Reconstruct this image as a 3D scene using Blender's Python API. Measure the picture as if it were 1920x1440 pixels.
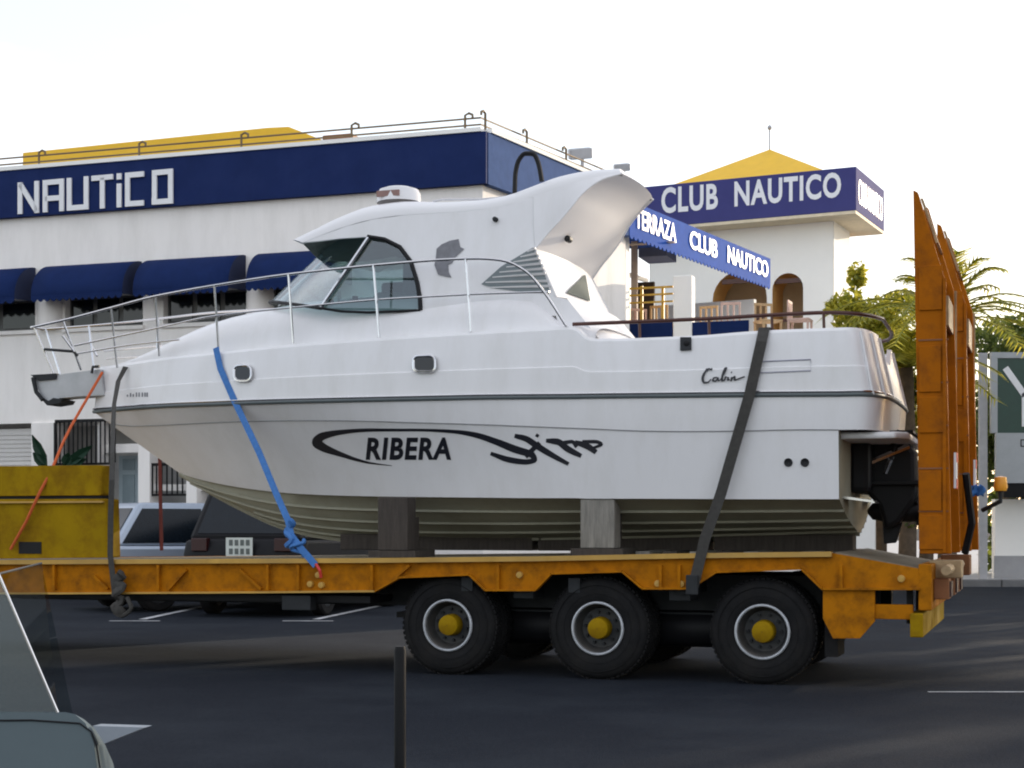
import bpy, bmesh, math, random
from mathutils import Vector, Matrix
from mathutils.bvhtree import BVHTree
from mathutils.geometry import tessellate_polygon
R = math.radians
random.seed(7)
scn = bpy.context.scene
for o in list(bpy.data.objects): bpy.data.objects.remove(o)

# ------------------------------------------------------------------ camera, sky, sun, exposure
EYE = Vector((0.0, 0.0, 1.28)); FPX = 3000.0; CX = 960.0; HY = 985.0   # measured on the 1920 px photograph
cam = bpy.data.cameras.new('camera'); camo = bpy.data.objects.new('camera', cam)
scn.collection.objects.link(camo); scn.camera = camo
camo.location = EYE; camo.rotation_euler = (R(90), 0, 0)
cam.sensor_width = 36; cam.lens = 36 * FPX / 1920; cam.shift_y = (HY - 720) / 1920
cam.clip_start = 0.05; cam.clip_end = 2000

SUN_AZ = (0.70, 0.714); SUN_EL = 11.0            # low sun, behind the scene to the right
world = bpy.data.worlds.new('World'); scn.world = world; world.use_nodes = True
wn = world.node_tree.nodes; wl = world.node_tree.links
for n in list(wn): wn.remove(n)
wout = wn.new('ShaderNodeOutputWorld'); wbg = wn.new('ShaderNodeBackground')
sky = wn.new('ShaderNodeTexSky'); sky.sky_type = 'NISHITA'; sky.sun_disc = False
sky.sun_elevation = R(SUN_EL); sky.sun_rotation = math.atan2(SUN_AZ[0], SUN_AZ[1])
sky.air_density = 1.0; sky.dust_density = 1.2; sky.ozone_density = 1.0
wtc = wn.new('ShaderNodeTexCoord'); wmap = wn.new('ShaderNodeMapping'); wmap.inputs['Scale'].default_value = (1.2, 1.2, 5.0)
wnz = wn.new('ShaderNodeTexNoise'); wnz.inputs['Scale'].default_value = 2.2; wnz.inputs['Detail'].default_value = 7; wnz.inputs['Roughness'].default_value = 0.55
wrmp = wn.new('ShaderNodeMapRange'); wrmp.inputs['From Min'].default_value = 0.40; wrmp.inputs['From Max'].default_value = 0.70
wrmp.inputs['To Min'].default_value = 0.42; wrmp.inputs['To Max'].default_value = 0.92
wmix = wn.new('ShaderNodeMix'); wmix.data_type = 'RGBA'
wmix.inputs['B'].default_value = (4.75, 4.7, 4.9, 1)        # thin bright evening cloud
wl.new(wtc.outputs['Generated'], wmap.inputs['Vector']); wl.new(wmap.outputs['Vector'], wnz.inputs['Vector'])
wl.new(wnz.outputs['Fac'], wrmp.inputs['Value']); wl.new(wrmp.outputs['Result'], wmix.inputs['Factor'])
wl.new(sky.outputs['Color'], wmix.inputs['A']); wl.new(wmix.outputs['Result'], wbg.inputs['Color'])
wbg.inputs['Strength'].default_value = 0.14
wl.new(wbg.outputs['Background'], wout.inputs['Surface'])

sl = bpy.data.lights.new('sun', 'SUN'); sl.energy = 2.6; sl.angle = R(0.5); sl.color = (1.0, 0.86, 0.68)
so = bpy.data.objects.new('sun', sl); scn.collection.objects.link(so)
ce = math.cos(R(SUN_EL)); tosun = Vector((SUN_AZ[0] * ce, SUN_AZ[1] * ce, math.sin(R(SUN_EL))))
so.rotation_euler = tosun.to_track_quat('Z', 'Y').to_euler(); so.location = (12, 8, 15)
vs = scn.view_settings; vs.view_transform = 'Standard'; vs.look = 'None'; vs.exposure = 1.15; vs.gamma = 1.0
vs.use_curve_mapping = False
scn.cycles.filter_width = 2.0

# ------------------------------------------------------------------ materials
MATS = {}
def mat(name, col, rough=0.6, metal=0.0, var=0.12, scale=6.0, bump=0.0, bscale=None, dirt=None, dirt_amt=0.0, dirt_scale=2.0, coat=0.0, stretch=None, spec=None, trans=0.0):
    if name in MATS: return MATS[name]
    m = bpy.data.materials.new(name); m.use_nodes = True; nt = m.node_tree; N = nt.nodes; L = nt.links
    b = N['Principled BSDF']; b.inputs['Roughness'].default_value = rough; b.inputs['Metallic'].default_value = metal
    if coat: b.inputs['Coat Weight'].default_value = coat; b.inputs['Coat Roughness'].default_value = 0.08
    if spec is not None: b.inputs['Specular IOR Level'].default_value = spec
    tc = N.new('ShaderNodeTexCoord'); mp = N.new('ShaderNodeMapping'); L.new(tc.outputs['Object'], mp.inputs['Vector'])
    if stretch: mp.inputs['Scale'].default_value = stretch
    nz = N.new('ShaderNodeTexNoise'); nz.inputs['Scale'].default_value = scale; nz.inputs['Detail'].default_value = 6; nz.inputs['Roughness'].default_value = 0.62
    L.new(mp.outputs['Vector'], nz.inputs['Vector'])
    mr = N.new('ShaderNodeMapRange'); mr.inputs['From Min'].default_value = 0.25; mr.inputs['From Max'].default_value = 0.75
    mr.inputs['To Min'].default_value = 1 - var; mr.inputs['To Max'].default_value = 1 + var
    L.new(nz.outputs['Fac'], mr.inputs['Value'])
    hs = N.new('ShaderNodeHueSaturation'); hs.inputs['Color'].default_value = (*col, 1); L.new(mr.outputs['Result'], hs.inputs['Value'])
    out = hs.outputs['Color']
    if dirt:
        n2 = N.new('ShaderNodeTexNoise'); n2.inputs['Scale'].default_value = dirt_scale; n2.inputs['Detail'].default_value = 9; n2.inputs['Roughness'].default_value = 0.7
        L.new(mp.outputs['Vector'], n2.inputs['Vector'])
        r2 = N.new('ShaderNodeMapRange'); r2.inputs['From Min'].default_value = 0.45; r2.inputs['From Max'].default_value = 0.72
        r2.inputs['To Min'].default_value = 0.0; r2.inputs['To Max'].default_value = dirt_amt; L.new(n2.outputs['Fac'], r2.inputs['Value'])
        mx = N.new('ShaderNodeMix'); mx.data_type = 'RGBA'; L.new(out, mx.inputs['A']); mx.inputs['B'].default_value = (*dirt, 1)
        L.new(r2.outputs['Result'], mx.inputs['Factor']); out = mx.outputs['Result']
        rr = N.new('ShaderNodeMapRange'); rr.inputs['To Min'].default_value = rough; rr.inputs['To Max'].default_value = min(1, rough + 0.35)
        L.new(r2.outputs['Result'], rr.inputs['Value']); L.new(rr.outputs['Result'], b.inputs['Roughness'])
    L.new(out, b.inputs['Base Color'])
    if bump:
        n3 = N.new('ShaderNodeTexNoise'); n3.inputs['Scale'].default_value = bscale or scale * 6; n3.inputs['Detail'].default_value = 5
        L.new(mp.outputs['Vector'], n3.inputs['Vector'])
        bp = N.new('ShaderNodeBump'); bp.inputs['Strength'].default_value = bump; bp.inputs['Distance'].default_value = 0.02
        L.new(n3.outputs['Fac'], bp.inputs['Height']); L.new(bp.outputs['Normal'], b.inputs['Normal'])
    MATS[name] = m; return m
def glassmat(name, tint, gloss=0.25, rough=0.03, const=None):
    m = bpy.data.materials.new(name); m.use_nodes = True; nt = m.node_tree; N = nt.nodes; L = nt.links
    for n in list(N): N.remove(n)
    o = N.new('ShaderNodeOutputMaterial'); t = N.new('ShaderNodeBsdfTransparent'); t.inputs['Color'].default_value = (*tint, 1)
    g = N.new('ShaderNodeBsdfGlossy'); g.inputs['Roughness'].default_value = rough; g.inputs['Color'].default_value = (0.95, 0.98, 1, 1)
    lw = N.new('ShaderNodeLayerWeight'); lw.inputs['Blend'].default_value = gloss
    nz = N.new('ShaderNodeTexNoise'); nz.inputs['Scale'].default_value = 1.7
    bp = N.new('ShaderNodeBump'); bp.inputs['Strength'].default_value = 0.03; L.new(nz.outputs['Fac'], bp.inputs['Height']); L.new(bp.outputs['Normal'], g.inputs['Normal'])
    mx = N.new('ShaderNodeMixShader'); (L.new(lw.outputs['Fresnel'], mx.inputs['Fac']) if const is None else setattr(mx.inputs['Fac'], 'default_value', const)); L.new(t.outputs[0], mx.inputs[1]); L.new(g.outputs[0], mx.inputs[2]); L.new(mx.outputs[0], o.inputs['Surface'])
    MATS[name] = m; return m
def leafmat(name, c1, c2):
    m = bpy.data.materials.new(name); m.use_nodes = True; nt = m.node_tree; N = nt.nodes; L = nt.links
    for n in list(N): N.remove(n)
    o = N.new('ShaderNodeOutputMaterial'); d = N.new('ShaderNodeBsdfPrincipled'); d.inputs['Roughness'].default_value = 0.55
    tr = N.new('ShaderNodeBsdfTranslucent'); at = N.new('ShaderNodeAttribute'); at.attribute_name = 'tone'
    mx = N.new('ShaderNodeMix'); mx.data_type = 'RGBA'; mx.inputs['A'].default_value = (*c1, 1); mx.inputs['B'].default_value = (*c2, 1)
    L.new(at.outputs['Fac'], mx.inputs['Factor']); L.new(mx.outputs['Result'], d.inputs['Base Color'])
    hs = N.new('ShaderNodeHueSaturation'); hs.inputs['Hue'].default_value = 0.475; hs.inputs['Value'].default_value = 1.9; L.new(mx.outputs['Result'], hs.inputs['Color']); L.new(hs.outputs['Color'], tr.inputs['Color'])
    ms = N.new('ShaderNodeMixShader'); ms.inputs['Fac'].default_value = 0.45; L.new(d.outputs[0], ms.inputs[1]); L.new(tr.outputs[0], ms.inputs[2]); L.new(ms.outputs[0], o.inputs['Surface'])
    MATS[name] = m; return m

gel = mat('gelcoat_white', (0.765, 0.755, 0.768), 0.34, var=0.02, scale=2.2, coat=0.15, dirt=(0.50, 0.48, 0.43), dirt_amt=0.22, dirt_scale=2.4, stretch=(1.6, 1.6, .45))
gelr = mat('gelcoat_roof', (0.735, 0.725, 0.735), 0.42, var=0.015, scale=1.5)
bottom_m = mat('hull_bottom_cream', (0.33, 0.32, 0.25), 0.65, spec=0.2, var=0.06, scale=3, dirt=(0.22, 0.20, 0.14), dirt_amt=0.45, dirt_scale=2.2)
rubm = mat('rub_rail_rubber', (0.10, 0.12, 0.125), 0.4, var=0.1)
linem = mat('stripe_grey', (0.20, 0.20, 0.21), 0.5)
blackdecal = mat('decal_black', (0.012, 0.013, 0.02), 0.35)
greydecal = mat('decal_grey', (0.17, 0.17, 0.19), 0.45, var=0.25, scale=20)
steel = mat('stainless_steel', (0.62, 0.62, 0.63), 0.22, metal=1.0, var=0.08, scale=12)
dksteel = mat('dark_steel', (0.03, 0.032, 0.035), 0.6, metal=0.2, spec=0.2, var=0.2, scale=10)
blackp = mat('black_plastic', (0.009, 0.009, 0.011), 0.55, spec=0.25, var=0.3)
rubber = mat('black_rubber', (0.009, 0.009, 0.010), 0.8, spec=0.2, var=0.35, scale=9, bump=0.15, dirt=(0.03, 0.027, 0.024), dirt_amt=0.5, dirt_scale=3)
orange = mat('trailer_orange', (0.42, 0.148, 0.003), 0.65, spec=0.08, var=0.16, scale=4, bump=0.06, bscale=40, dirt=(0.09, 0.035, 0.010), dirt_amt=0.75, dirt_scale=7.0)
orange2 = mat('ramp_orange', (0.38, 0.110, 0.003), 0.7, spec=0.08, var=0.18, scale=3, bump=0.06, bscale=35, dirt=(0.10, 0.035, 0.012), dirt_amt=0.7, dirt_scale=6.0)
mustard = mat('gooseneck_yellow', (0.31, 0.19, 0.003), 0.65, spec=0.08, var=0.14, scale=4, bump=0.05, bscale=40, dirt=(0.13, 0.055, 0.008), dirt_amt=0.85, dirt_scale=3.0)
lipyel = mat('worn_yellow_edge', (0.52, 0.30, 0.055), 0.55, var=0.25, scale=8, dirt=(0.2, 0.15, 0.08), dirt_amt=0.6)
wood = mat('weathered_wood', (0.20, 0.17, 0.12), 0.85, var=0.35, scale=7, bump=0.3, stretch=(0.6, 6, 6), dirt=(0.07, 0.06, 0.04), dirt_amt=0.6)
wood2 = mat('grey_timber', (0.23, 0.215, 0.19), 0.9, var=0.35, scale=7, bump=0.4, stretch=(6, 6, 0.6))
wooddk = mat('dark_timber', (0.055, 0.045, 0.038), 0.9, var=0.35, scale=7, bump=0.4, stretch=(6, 6, 0.6))
plyw = mat('pale_plate', (0.42, 0.30, 0.17), 0.75, var=0.3, scale=9, dirt=(0.2, 0.1, 0.04), dirt_amt=0.7)
rimm = mat('rim_silver', (0.045, 0.048, 0.052), 0.6, metal=0.3, var=0.2, scale=10, dirt=(0.12, 0.1, 0.08), dirt_amt=0.6)
strapdk = mat('strap_dark', (0.045, 0.042, 0.038), 0.85, var=0.3, scale=30)
strapbl = mat('strap_blue', (0.045, 0.17, 0.46), 0.75, var=0.2, scale=25)
ropeor = mat('rope_orange', (0.55, 0.10, 0.02), 0.8, var=0.2, scale=30)
ropered = mat('rope_dark_red', (0.12, 0.02, 0.015), 0.8, var=0.2)
barbrown = mat('dark_brown_tube', (0.07, 0.022, 0.015), 0.4, var=0.2)
asphalt = mat('asphalt', (0.013, 0.0165, 0.024), 0.92, spec=0.10, var=0.45, scale=38, bump=0.5, bscale=70, dirt=(0.030, 0.036, 0.045), dirt_amt=0.7, dirt_scale=0.55)
pavem = mat('pavement_concrete', (0.34, 0.34, 0.35), 0.85, var=0.12, scale=2, bump=0.15)
kerbm = mat('kerb_stone', (0.17, 0.17, 0.175), 0.85, var=0.15, scale=4, bump=0.2)
whitep = mat('road_paint', (0.55, 0.56, 0.58), 0.7, var=0.3, scale=6, dirt=(0.12, 0.12, 0.13), dirt_amt=0.8, dirt_scale=5)
render = mat('white_render', (0.92, 0.88, 0.85), 0.9, var=0.03, scale=1.3, bump=0.12, bscale=30, stretch=(1.4, 1.4, .3), dirt=(0.60, 0.57, 0.53), dirt_amt=0.35, dirt_scale=1.6)
render2 = mat('white_render_bright', (0.93, 0.915, 0.88), 0.9, var=0.03, scale=1.3, bump=0.1, bscale=30)
beige = mat('beige_render', (0.52, 0.38, 0.24), 0.85, var=0.1, scale=2)
terracotta = mat('ochre_render', (0.55, 0.30, 0.09), 0.85, var=0.15, scale=2)
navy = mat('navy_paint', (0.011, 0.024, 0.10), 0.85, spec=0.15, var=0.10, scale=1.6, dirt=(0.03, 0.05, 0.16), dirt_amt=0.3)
violet = mat('glare_hazed_blue', (0.062, 0.064, 0.20), 0.9, spec=0.1, var=0.08, scale=1.6)  # violet tone of the sign band has the glare haze painted in
navyfab = mat('awning_navy', (0.010, 0.023, 0.090), 0.9, spec=0.1, var=0.12, scale=5, bump=0.1, bscale=60)
bluefab = mat('canopy_blue', (0.018, 0.085, 0.40), 0.85, spec=0.1, var=0.12, scale=4)
letterw = mat('letter_white', (0.82, 0.82, 0.84), 0.5, var=0.04)
yellowr = mat('yellow_roof', (0.80, 0.47, 0.012), 0.5, var=0.06, scale=3)
yellowp = mat('yellow_pipe', (0.62, 0.36, 0.03), 0.5, var=0.1)
brownm = mat('brown_box', (0.22, 0.085, 0.03), 0.7, var=0.2)
railm = mat('roof_rail_bronze', (0.17, 0.115, 0.06), 0.5, metal=0.3, var=0.2)
darkin = mat('dark_interior', (0.010, 0.011, 0.012), 0.8, var=0.3)
ironm = mat('black_iron', (0.008, 0.008, 0.009), 0.6, var=0.2, spec=0.2)
doorm = mat('door_grey_blue', (0.33, 0.40, 0.44), 0.5, var=0.1)
bark = mat('bark', (0.10, 0.07, 0.045), 0.9, var=0.4, scale=8, bump=0.5)
silverp = mat('car_silver', (0.36, 0.42, 0.51), 0.4, metal=0.2, var=0.03, coat=0.6)
blackcar = mat('car_black', (0.006, 0.006, 0.008), 0.5, var=0.1, spec=0.2)
vanp = mat('van_grey_paint', (0.13, 0.165, 0.18), 0.8, spec=0.2, var=0.08, scale=3.0, coat=0.0, dirt=(0.07, 0.09, 0.10), dirt_amt=0.4, dirt_scale=1.5)
redlens = mat('red_lens', (0.03, 0.003, 0.003), 0.4)
amber = mat('amber_lens', (0.85, 0.36, 0.03), 0.3)
platew = mat('plate_white', (0.62, 0.66, 0.62), 0.5)
redw = mat('marker_red', (0.65, 0.05, 0.04), 0.5)
signgreen = mat('sign_green', (0.008, 0.045, 0.030), 0.35, var=0.15)
signgrey = mat('sign_grey', (0.38, 0.40, 0.42), 0.45, var=0.06)
lampgrey = mat('lamp_grey', (0.40, 0.40, 0.42), 0.5)
interior = mat('cabin_trim', (0.08, 0.095, 0.085), 0.7, var=0.3)
interior2 = mat('cabin_trim_pale', (0.30, 0.33, 0.30), 0.7, var=0.3)
shutterw = mat('shutter_pale', (0.62, 0.60, 0.58), 0.7, var=0.05)
glass_side = glassmat('tinted_glass', (0.36, 0.47, 0.47), const=0.12)
glass_front = glassmat('windscreen_glass', (0.50, 0.66, 0.70), const=0.32)
glass_dark = mat('window_glass_dark', (0.010, 0.012, 0.013), 0.08, var=0.3, scale=1)
glass_car = mat('car_glass', (0.004, 0.008, 0.013), 0.2, spec=0.3, var=0.2)
leafA = leafmat('leaf_yellow_green', (0.14, 0.17, 0.015), (0.42, 0.40, 0.04))
leafB = leafmat('leaf_dark_green', (0.030, 0.055, 0.012), (0.13, 0.17, 0.025))
leafC = leafmat('leaf_pot_plant', (0.015, 0.06, 0.03), (0.03, 0.10, 0.05))

# ------------------------------------------------------------------ mesh helpers
class MB:
    def __init__(s): s.v = []; s.f = []
    def add(s, vs, fs):
        b = len(s.v); s.v += [tuple(p) for p in vs]; s.f += [tuple(b + i for i in f) for f in fs]; return s
    def box(s, x0, x1, y0, y1, z0, z1):
        return s.add([(x0,y0,z0),(x1,y0,z0),(x1,y1,z0),(x0,y1,z0),(x0,y0,z1),(x1,y0,z1),(x1,y1,z1),(x0,y1,z1)],
                     [(0,3,2,1),(4,5,6,7),(0,1,5,4),(1,2,6,5),(2,3,7,6),(3,0,4,7)])
    def prism(s, poly, off):
        """poly: 3-D outline (planar), off: Vector thickness"""
        n = len(poly); P = [Vector(p) for p in poly]; off = Vector(off)
        tris = tessellate_polygon([P])
        vs = P + [p + off for p in P]
        fs = [tuple(t) for t in tris] + [tuple(i + n for i in reversed(t)) for t in tris]
        fs += [(i, (i + 1) % n, (i + 1) % n + n, i + n) for i in range(n)]
        return s.add(vs, fs)
    def flat(s, poly):
        P = [Vector(p) for p in poly]; return s.add(P, [tuple(t) for t in tessellate_polygon([P])])
    def tube(s, pts, r, n=8, closed=False, rs=None, cap=True, flat=None):
        P = [Vector(p) for p in pts]; m = len(P); rings = []
        up = None
        for i in range(m):
            a = P[i - 1] if (i or closed) else P[i]; b = P[(i + 1) % m] if (i < m - 1 or closed) else P[i]
            d = (b - a); d = d.normalized() if d.length > 1e-9 else Vector((0, 0, 1))
            if up is None:
                up = Vector((0, 0, 1)) if abs(d.z) < 0.9 else Vector((0, 1, 0))
            sx = d.cross(up); sx = sx.normalized() if sx.length > 1e-6 else d.orthogonal().normalized()
            uy = sx.cross(d).normalized(); up = uy
            rr = rs[i] if rs else r
            rings.append([P[i] + (sx * math.cos(t) + uy * math.sin(t) * (flat or 1)) * rr for t in [2 * math.pi * k / n for k in range(n)]])
        vs = [p for q in rings for p in q]; fs = []
        for i in range(m if closed else m - 1):
            j = (i + 1) % m
            for k in range(n):
                fs.append((i*n + k, i*n + (k+1) % n, j*n + (k+1) % n, j*n + k))
        if cap and not closed: fs += [tuple(reversed(range(n))), tuple((m-1)*n + k for k in range(n))]
        return s.add(vs, fs)
    def grid(s, rows, flip=False):
        n = len(rows[0]); vs = [p for r in rows for p in r]; fs = []
        for i in range(len(rows) - 1):
            for k in range(n - 1):
                q = (i*n + k, i*n + k + 1, (i+1)*n + k + 1, (i+1)*n + k)
                fs.append(tuple(reversed(q)) if flip else q)
        return s.add(vs, fs)
    def lathe(s, prof, c, axis='y', n=32):
        """prof: (radius, along)"""
        c = Vector(c); rows = []
        for r, a in prof:
            ring = []
            for k in range(n):
                t = 2 * math.pi * k / n
                if axis == 'y': p = Vector((r*math.cos(t), a, r*math.sin(t)))
                elif axis == 'z': p = Vector((r*math.cos(t), r*math.sin(t), a))
                else: p = Vector((a, r*math.cos(t), r*math.sin(t)))
                ring.append(c + p)
            rows.append(ring)
        vs = [p for q in rows for p in q]; fs = []
        for i in range(len(rows) - 1):
            for k in range(n):
                fs.append((i*n + k, i*n + (k+1) % n, (i+1)*n + (k+1) % n, (i+1)*n + k))
        return s.add(vs, fs)
    def ribbon(s, pts, width, thick=0.004, n=(0, -1, 0)):
        P = [Vector(p) for p in pts]; n = Vector(n); rows = []
        for i, p in enumerate(P):
            a = P[max(i-1, 0)]; b = P[min(i+1, len(P)-1)]; d = (b - a).normalized()
            sd = d.cross(n).normalized() * width / 2; nn = sd.cross(d).normalized() * thick
            rows.append([p - sd, p + sd, p + sd + nn, p - sd + nn, p - sd])
        return s.grid(rows)
def link(o): scn.collection.objects.link(o); return o
def build(mb, name, m, parent=None, smooth=False, bevel=0.0, angle=40, normals=True, thick=0.0):
    me = bpy.data.meshes.new(name); me.from_pydata(mb.v, [], mb.f)
    if normals:
        bm = bmesh.new(); bm.from_mesh(me); bmesh.ops.remove_doubles(bm, verts=bm.verts, dist=1e-5); bmesh.ops.recalc_face_normals(bm, faces=bm.faces); bm.to_mesh(me); bm.free()
    if smooth:
        me.shade_smooth(); me.set_sharp_from_angle(angle=R(angle))
    me.materials.append(m)
    o = link(bpy.data.objects.new(name, me)); o.parent = parent
    if thick:
        q = o.modifiers.new('solid', 'SOLIDIFY'); q.thickness = thick; q.offset = 0
    if bevel:
        q = o.modifiers.new('bevel', 'BEVEL'); q.width = bevel; q.segments = 2; q.limit_method = 'ANGLE'; q.angle_limit = R(35)
    return o
def tag(o, label, cat, group=None, kind=None):
    if kind: o['kind'] = kind
    if label: o['label'] = label
    if cat: o['category'] = cat
    if group: o['group'] = group
    return o
def empty(name, loc=(0, 0, 0), rz=0.0, label=None, cat=None, group=None):
    e = link(bpy.data.objects.new(name, None)); e.location = loc; e.rotation_euler = (0, 0, rz); e.empty_display_size = 0.2
    return tag(e, label, cat, group)
def dup(o, parent=None):
    c = o.copy(); link(c); c.parent = parent
    for ch in list(o.children): dup(ch, c)
    return c
class Frame:
    """a ground frame: u runs right along a thing, w runs away from the viewer, z up"""
    def __init__(s, ox, oy, ang):
        s.o = Vector((ox, oy)); s.a = ang; s.U = Vector((math.cos(ang), -math.sin(ang))); s.V = Vector((math.sin(ang), math.cos(ang)))
        e = Vector((EYE.x, EYE.y)) - s.o; s.eye = Vector((e.dot(s.U), e.dot(s.V), EYE.z))
    def dir(s, x, y):
        d = Vector(((x - CX) / FPX, 1.0)); return Vector((d.dot(s.U), d.dot(s.V), (HY - y) / FPX))
    def at(s, x, y, w=0.0):                   # measured photo point lying at depth w of the frame
        d = s.dir(x, y); t = (w - s.eye.y) / d.y; return s.eye + d * t
    def atu(s, x, y, u=0.0):                  # measured photo point lying on the plane u = const
        d = s.dir(x, y); t = (u - s.eye.x) / d.x; return s.eye + d * t
    def root(s, name, label=None, cat=None, group=None):
        return empty(name, (s.o.x, s.o.y, 0), -s.a, label, cat, group)
    def place(s, o):
        o.location = (s.o.x, s.o.y, 0); o.rotation_euler = (0, 0, -s.a); return o
def pchip(ys, sub):
    n = len(ys); d = [ys[i+1] - ys[i] for i in range(n-1)]; m = [0.0]*n
    m[0] = d[0]; m[-1] = d[-1]
    for i in range(1, n-1): m[i] = 0 if d[i-1]*d[i] <= 0 else 2*d[i-1]*d[i]/(d[i-1]+d[i])
    out = []
    for i in range(n-1):
        for k in range(sub):
            t = k/sub; t2 = t*t; t3 = t2*t
            out.append((2*t3-3*t2+1)*ys[i] + (t3-2*t2+t)*m[i] + (-2*t3+3*t2)*ys[i+1] + (t3-t2)*m[i+1])
    out.append(ys[-1]); return out
def smooth_pts(P, sub=4):
    P = [Vector(p) for p in P]; return [Vector(q) for q in zip(*[pchip([p[k] for p in P], sub) for k in range(3)])]
def lerp_curve(pts, x):
    for (x0, y0), (x1, y1) in zip(pts, pts[1:]):
        if x0 <= x <= x1: return y0 + (y1 - y0) * (x - x0) / (x1 - x0)
    return pts[0][1] if x < pts[0][0] else pts[-1][1]
def text2d(s, shear=0.0, offset=0.0, space=1.0):
    """triangles of a line of text, scaled to a unit box"""
    cu = bpy.data.curves.new('t', 'FONT'); cu.body = s; cu.shear = shear; cu.offset = offset; cu.space_character = space; cu.resolution_u = 4; cu.fill_mode = 'FRONT'
    ob = link(bpy.data.objects.new('t', cu)); dg = bpy.context.evaluated_depsgraph_get(); ev = ob.evaluated_get(dg); me = ev.to_mesh()
    v = [(p.co.x, p.co.y) for p in me.vertices]; f = [tuple(p.vertices) for p in me.polygons]; ev.to_mesh_clear()
    bpy.data.objects.remove(ob); bpy.data.curves.remove(cu)
    x0 = min(p[0] for p in v); x1 = max(p[0] for p in v); y0 = min(p[1] for p in v); y1 = max(p[1] for p in v)
    return [((x - x0)/(x1 - x0), (y - y0)/(y1 - y0)) for x, y in v], f
def text_panel(s, c, name, m, parent, off, **k):
    """raised lettering spread over the quad c (bl, br, tr, tl), thickness off"""
    v, f = text2d(s, **k); bl, br, tr, tl = [Vector(p) for p in c]
    mb = MB(); n = len(v)
    P = [(bl*(1-x) + br*x)*(1-y) + (tl*(1-x) + tr*x)*y for x, y in v]
    mb.add([p + Vector(off) for p in P], f)
    return build(mb, name, m, parent, normals=False)
# ------------------------------------------------------------------ ground
def struct(mb, name, m, **k):
    o = build(mb, name, m, **k); o['kind'] = 'structure'; return o
struct(MB().add([(-300, -60, 0), (300, -60, 0), (300, 600, 0), (-300, 600, 0)], [(0, 1, 2, 3)]), 'road', asphalt)
struct(MB().box(6.2, 90, 33.6, 120, -0.2, 0.13), 'pavement', pavem)
for k in range(16):
    x0 = 6.2 + k * 1.0
    struct(MB().box(x0, x0 + 0.985, 33.3, 33.6, -0.2, 0.15), 'kerb_stone', kerbm, bevel=0.02)
def gpt(x, y, z=0.004):                        # a measured point on the ground
    t = (EYE.z - z) * FPX / (y - HY); return Vector(((x - CX) / FPX * t, t, z))
def paint(name, a, b, wd):
    a = Vector(a); b = Vector(b); d = (b - a).normalized(); s = Vector((-d.y, d.x, 0)) * wd / 2
    return struct(MB().add([a - s, b - s, b + s, a + s], [(0, 1, 2, 3)]), name, whitep)
for xs in (205, 530):
    paint('bay_line', gpt(xs, 1164, 0.004), gpt(xs + 95, 1164, 0.004), 0.10)
    paint('bay_line', gpt(xs + 62, 1161, 0.008), gpt(xs + 180, 1136, 0.008), 0.11)
paint('edge_line', gpt(1740, 1297), gpt(2300, 1297), 0.05)

# ------------------------------------------------------------------ club house on the left
F1 = Frame((905 - CX) / FPX * 26.0, 26.0, math.atan(3000 / 8960))
club = F1.root('club_building', 'long white two storey club house with navy fascia reading NAUTICO', 'building')
a1 = F1.at
U0 = a1(-200, 500).x
zt = a1(905, 250).z; zb = a1(905, 347).z
SD = Vector((math.sin(R(29.4)), math.cos(R(29.4))))             # direction of the side wing, not square to the front
SDl = Vector((SD.dot(F1.U), SD.dot(F1.V)))
SN = Vector((SDl.y, -SDl.x))                                     # outward normal of the side wall
side_len = 5.4
def sp(t, z, out=0.0): return Vector((SDl.x * t + SN.x * out, SDl.y * t + SN.y * out, z))
# window openings cut in the upper wall: strips of wall round them
wz1 = a1(300, 608).z; wz2 = a1(300, 548).z
wins = [(-150, 66), (122, 268), (306, 463), (505, 640)]
wu = [(a1(x0, 580).x, a1(x1, 580).x) for x0, x1 in wins]
gz1 = 0.75; gz2 = a1(200, 790).z
mb = MB()
D = 0.3
mb.box(U0, 0, 0, D, wz2, zb); mb.box(U0, 0, 0, D, gz2, wz1)
edges = [U0] + [e for p in wu for e in p] + [0.0]
for i in range(0, len(edges), 2):
    if edges[i+1] > edges[i] + 0.01: mb.box(edges[i], edges[i+1], 0, D, wz1, wz2)
wall = build(mb, 'wall', render, club)
mb = MB(); mb.box(U0, 0, 0.31, 9, 0, 0.02); mb.box(U0, -0.1, 3.0, 3.3, 0, zb - .1)          # inner rooms
mb.box(U0, -0.1, .31, 3.0, wz1 - .5, wz1 - .4)
build(mb, 'inner_room', darkin, club)
P = [sp(0, 0), sp(side_len, 0), sp(side_len, zb), sp(0, zb)]
build(MB().prism(P, Vector((-SN.x * .3, -SN.y * .3, 0))), 'side_wall', render, club)
build(MB().flat([(U0, .02, zt - .25), (-.02, .02, zt - .25), sp(side_len, zt - .25, -.02), (U0, 9, zt - .25)]), 'roof_deck', pavem, club)
# fascia band, proud of the wall, with a pale coping
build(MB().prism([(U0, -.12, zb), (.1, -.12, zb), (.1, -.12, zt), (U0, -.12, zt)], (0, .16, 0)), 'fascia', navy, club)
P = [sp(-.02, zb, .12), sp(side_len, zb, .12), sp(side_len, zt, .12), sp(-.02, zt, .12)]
build(MB().prism(P, Vector((-SN.x * .14, -SN.y * .14, 0))), 'side_fascia', mat('side_fascia_sunlit_blue', (0.075, 0.12, 0.26), 0.95, spec=0.05), club)  # lighter than the front fascia: sunlight put into the blue
mb = MB(); mb.box(U0, .02, -.15, .25, zt + .002, zt + .07); build(mb, 'coping', render2, club)
P = [sp(.05, zt + .004, .15), sp(side_len, zt + .004, .15), sp(side_len, zt + .004, -.1), sp(.05, zt + .004, -.1)]
build(MB().prism(P, (0, 0, .07)), 'coping', render2, club)
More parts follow.
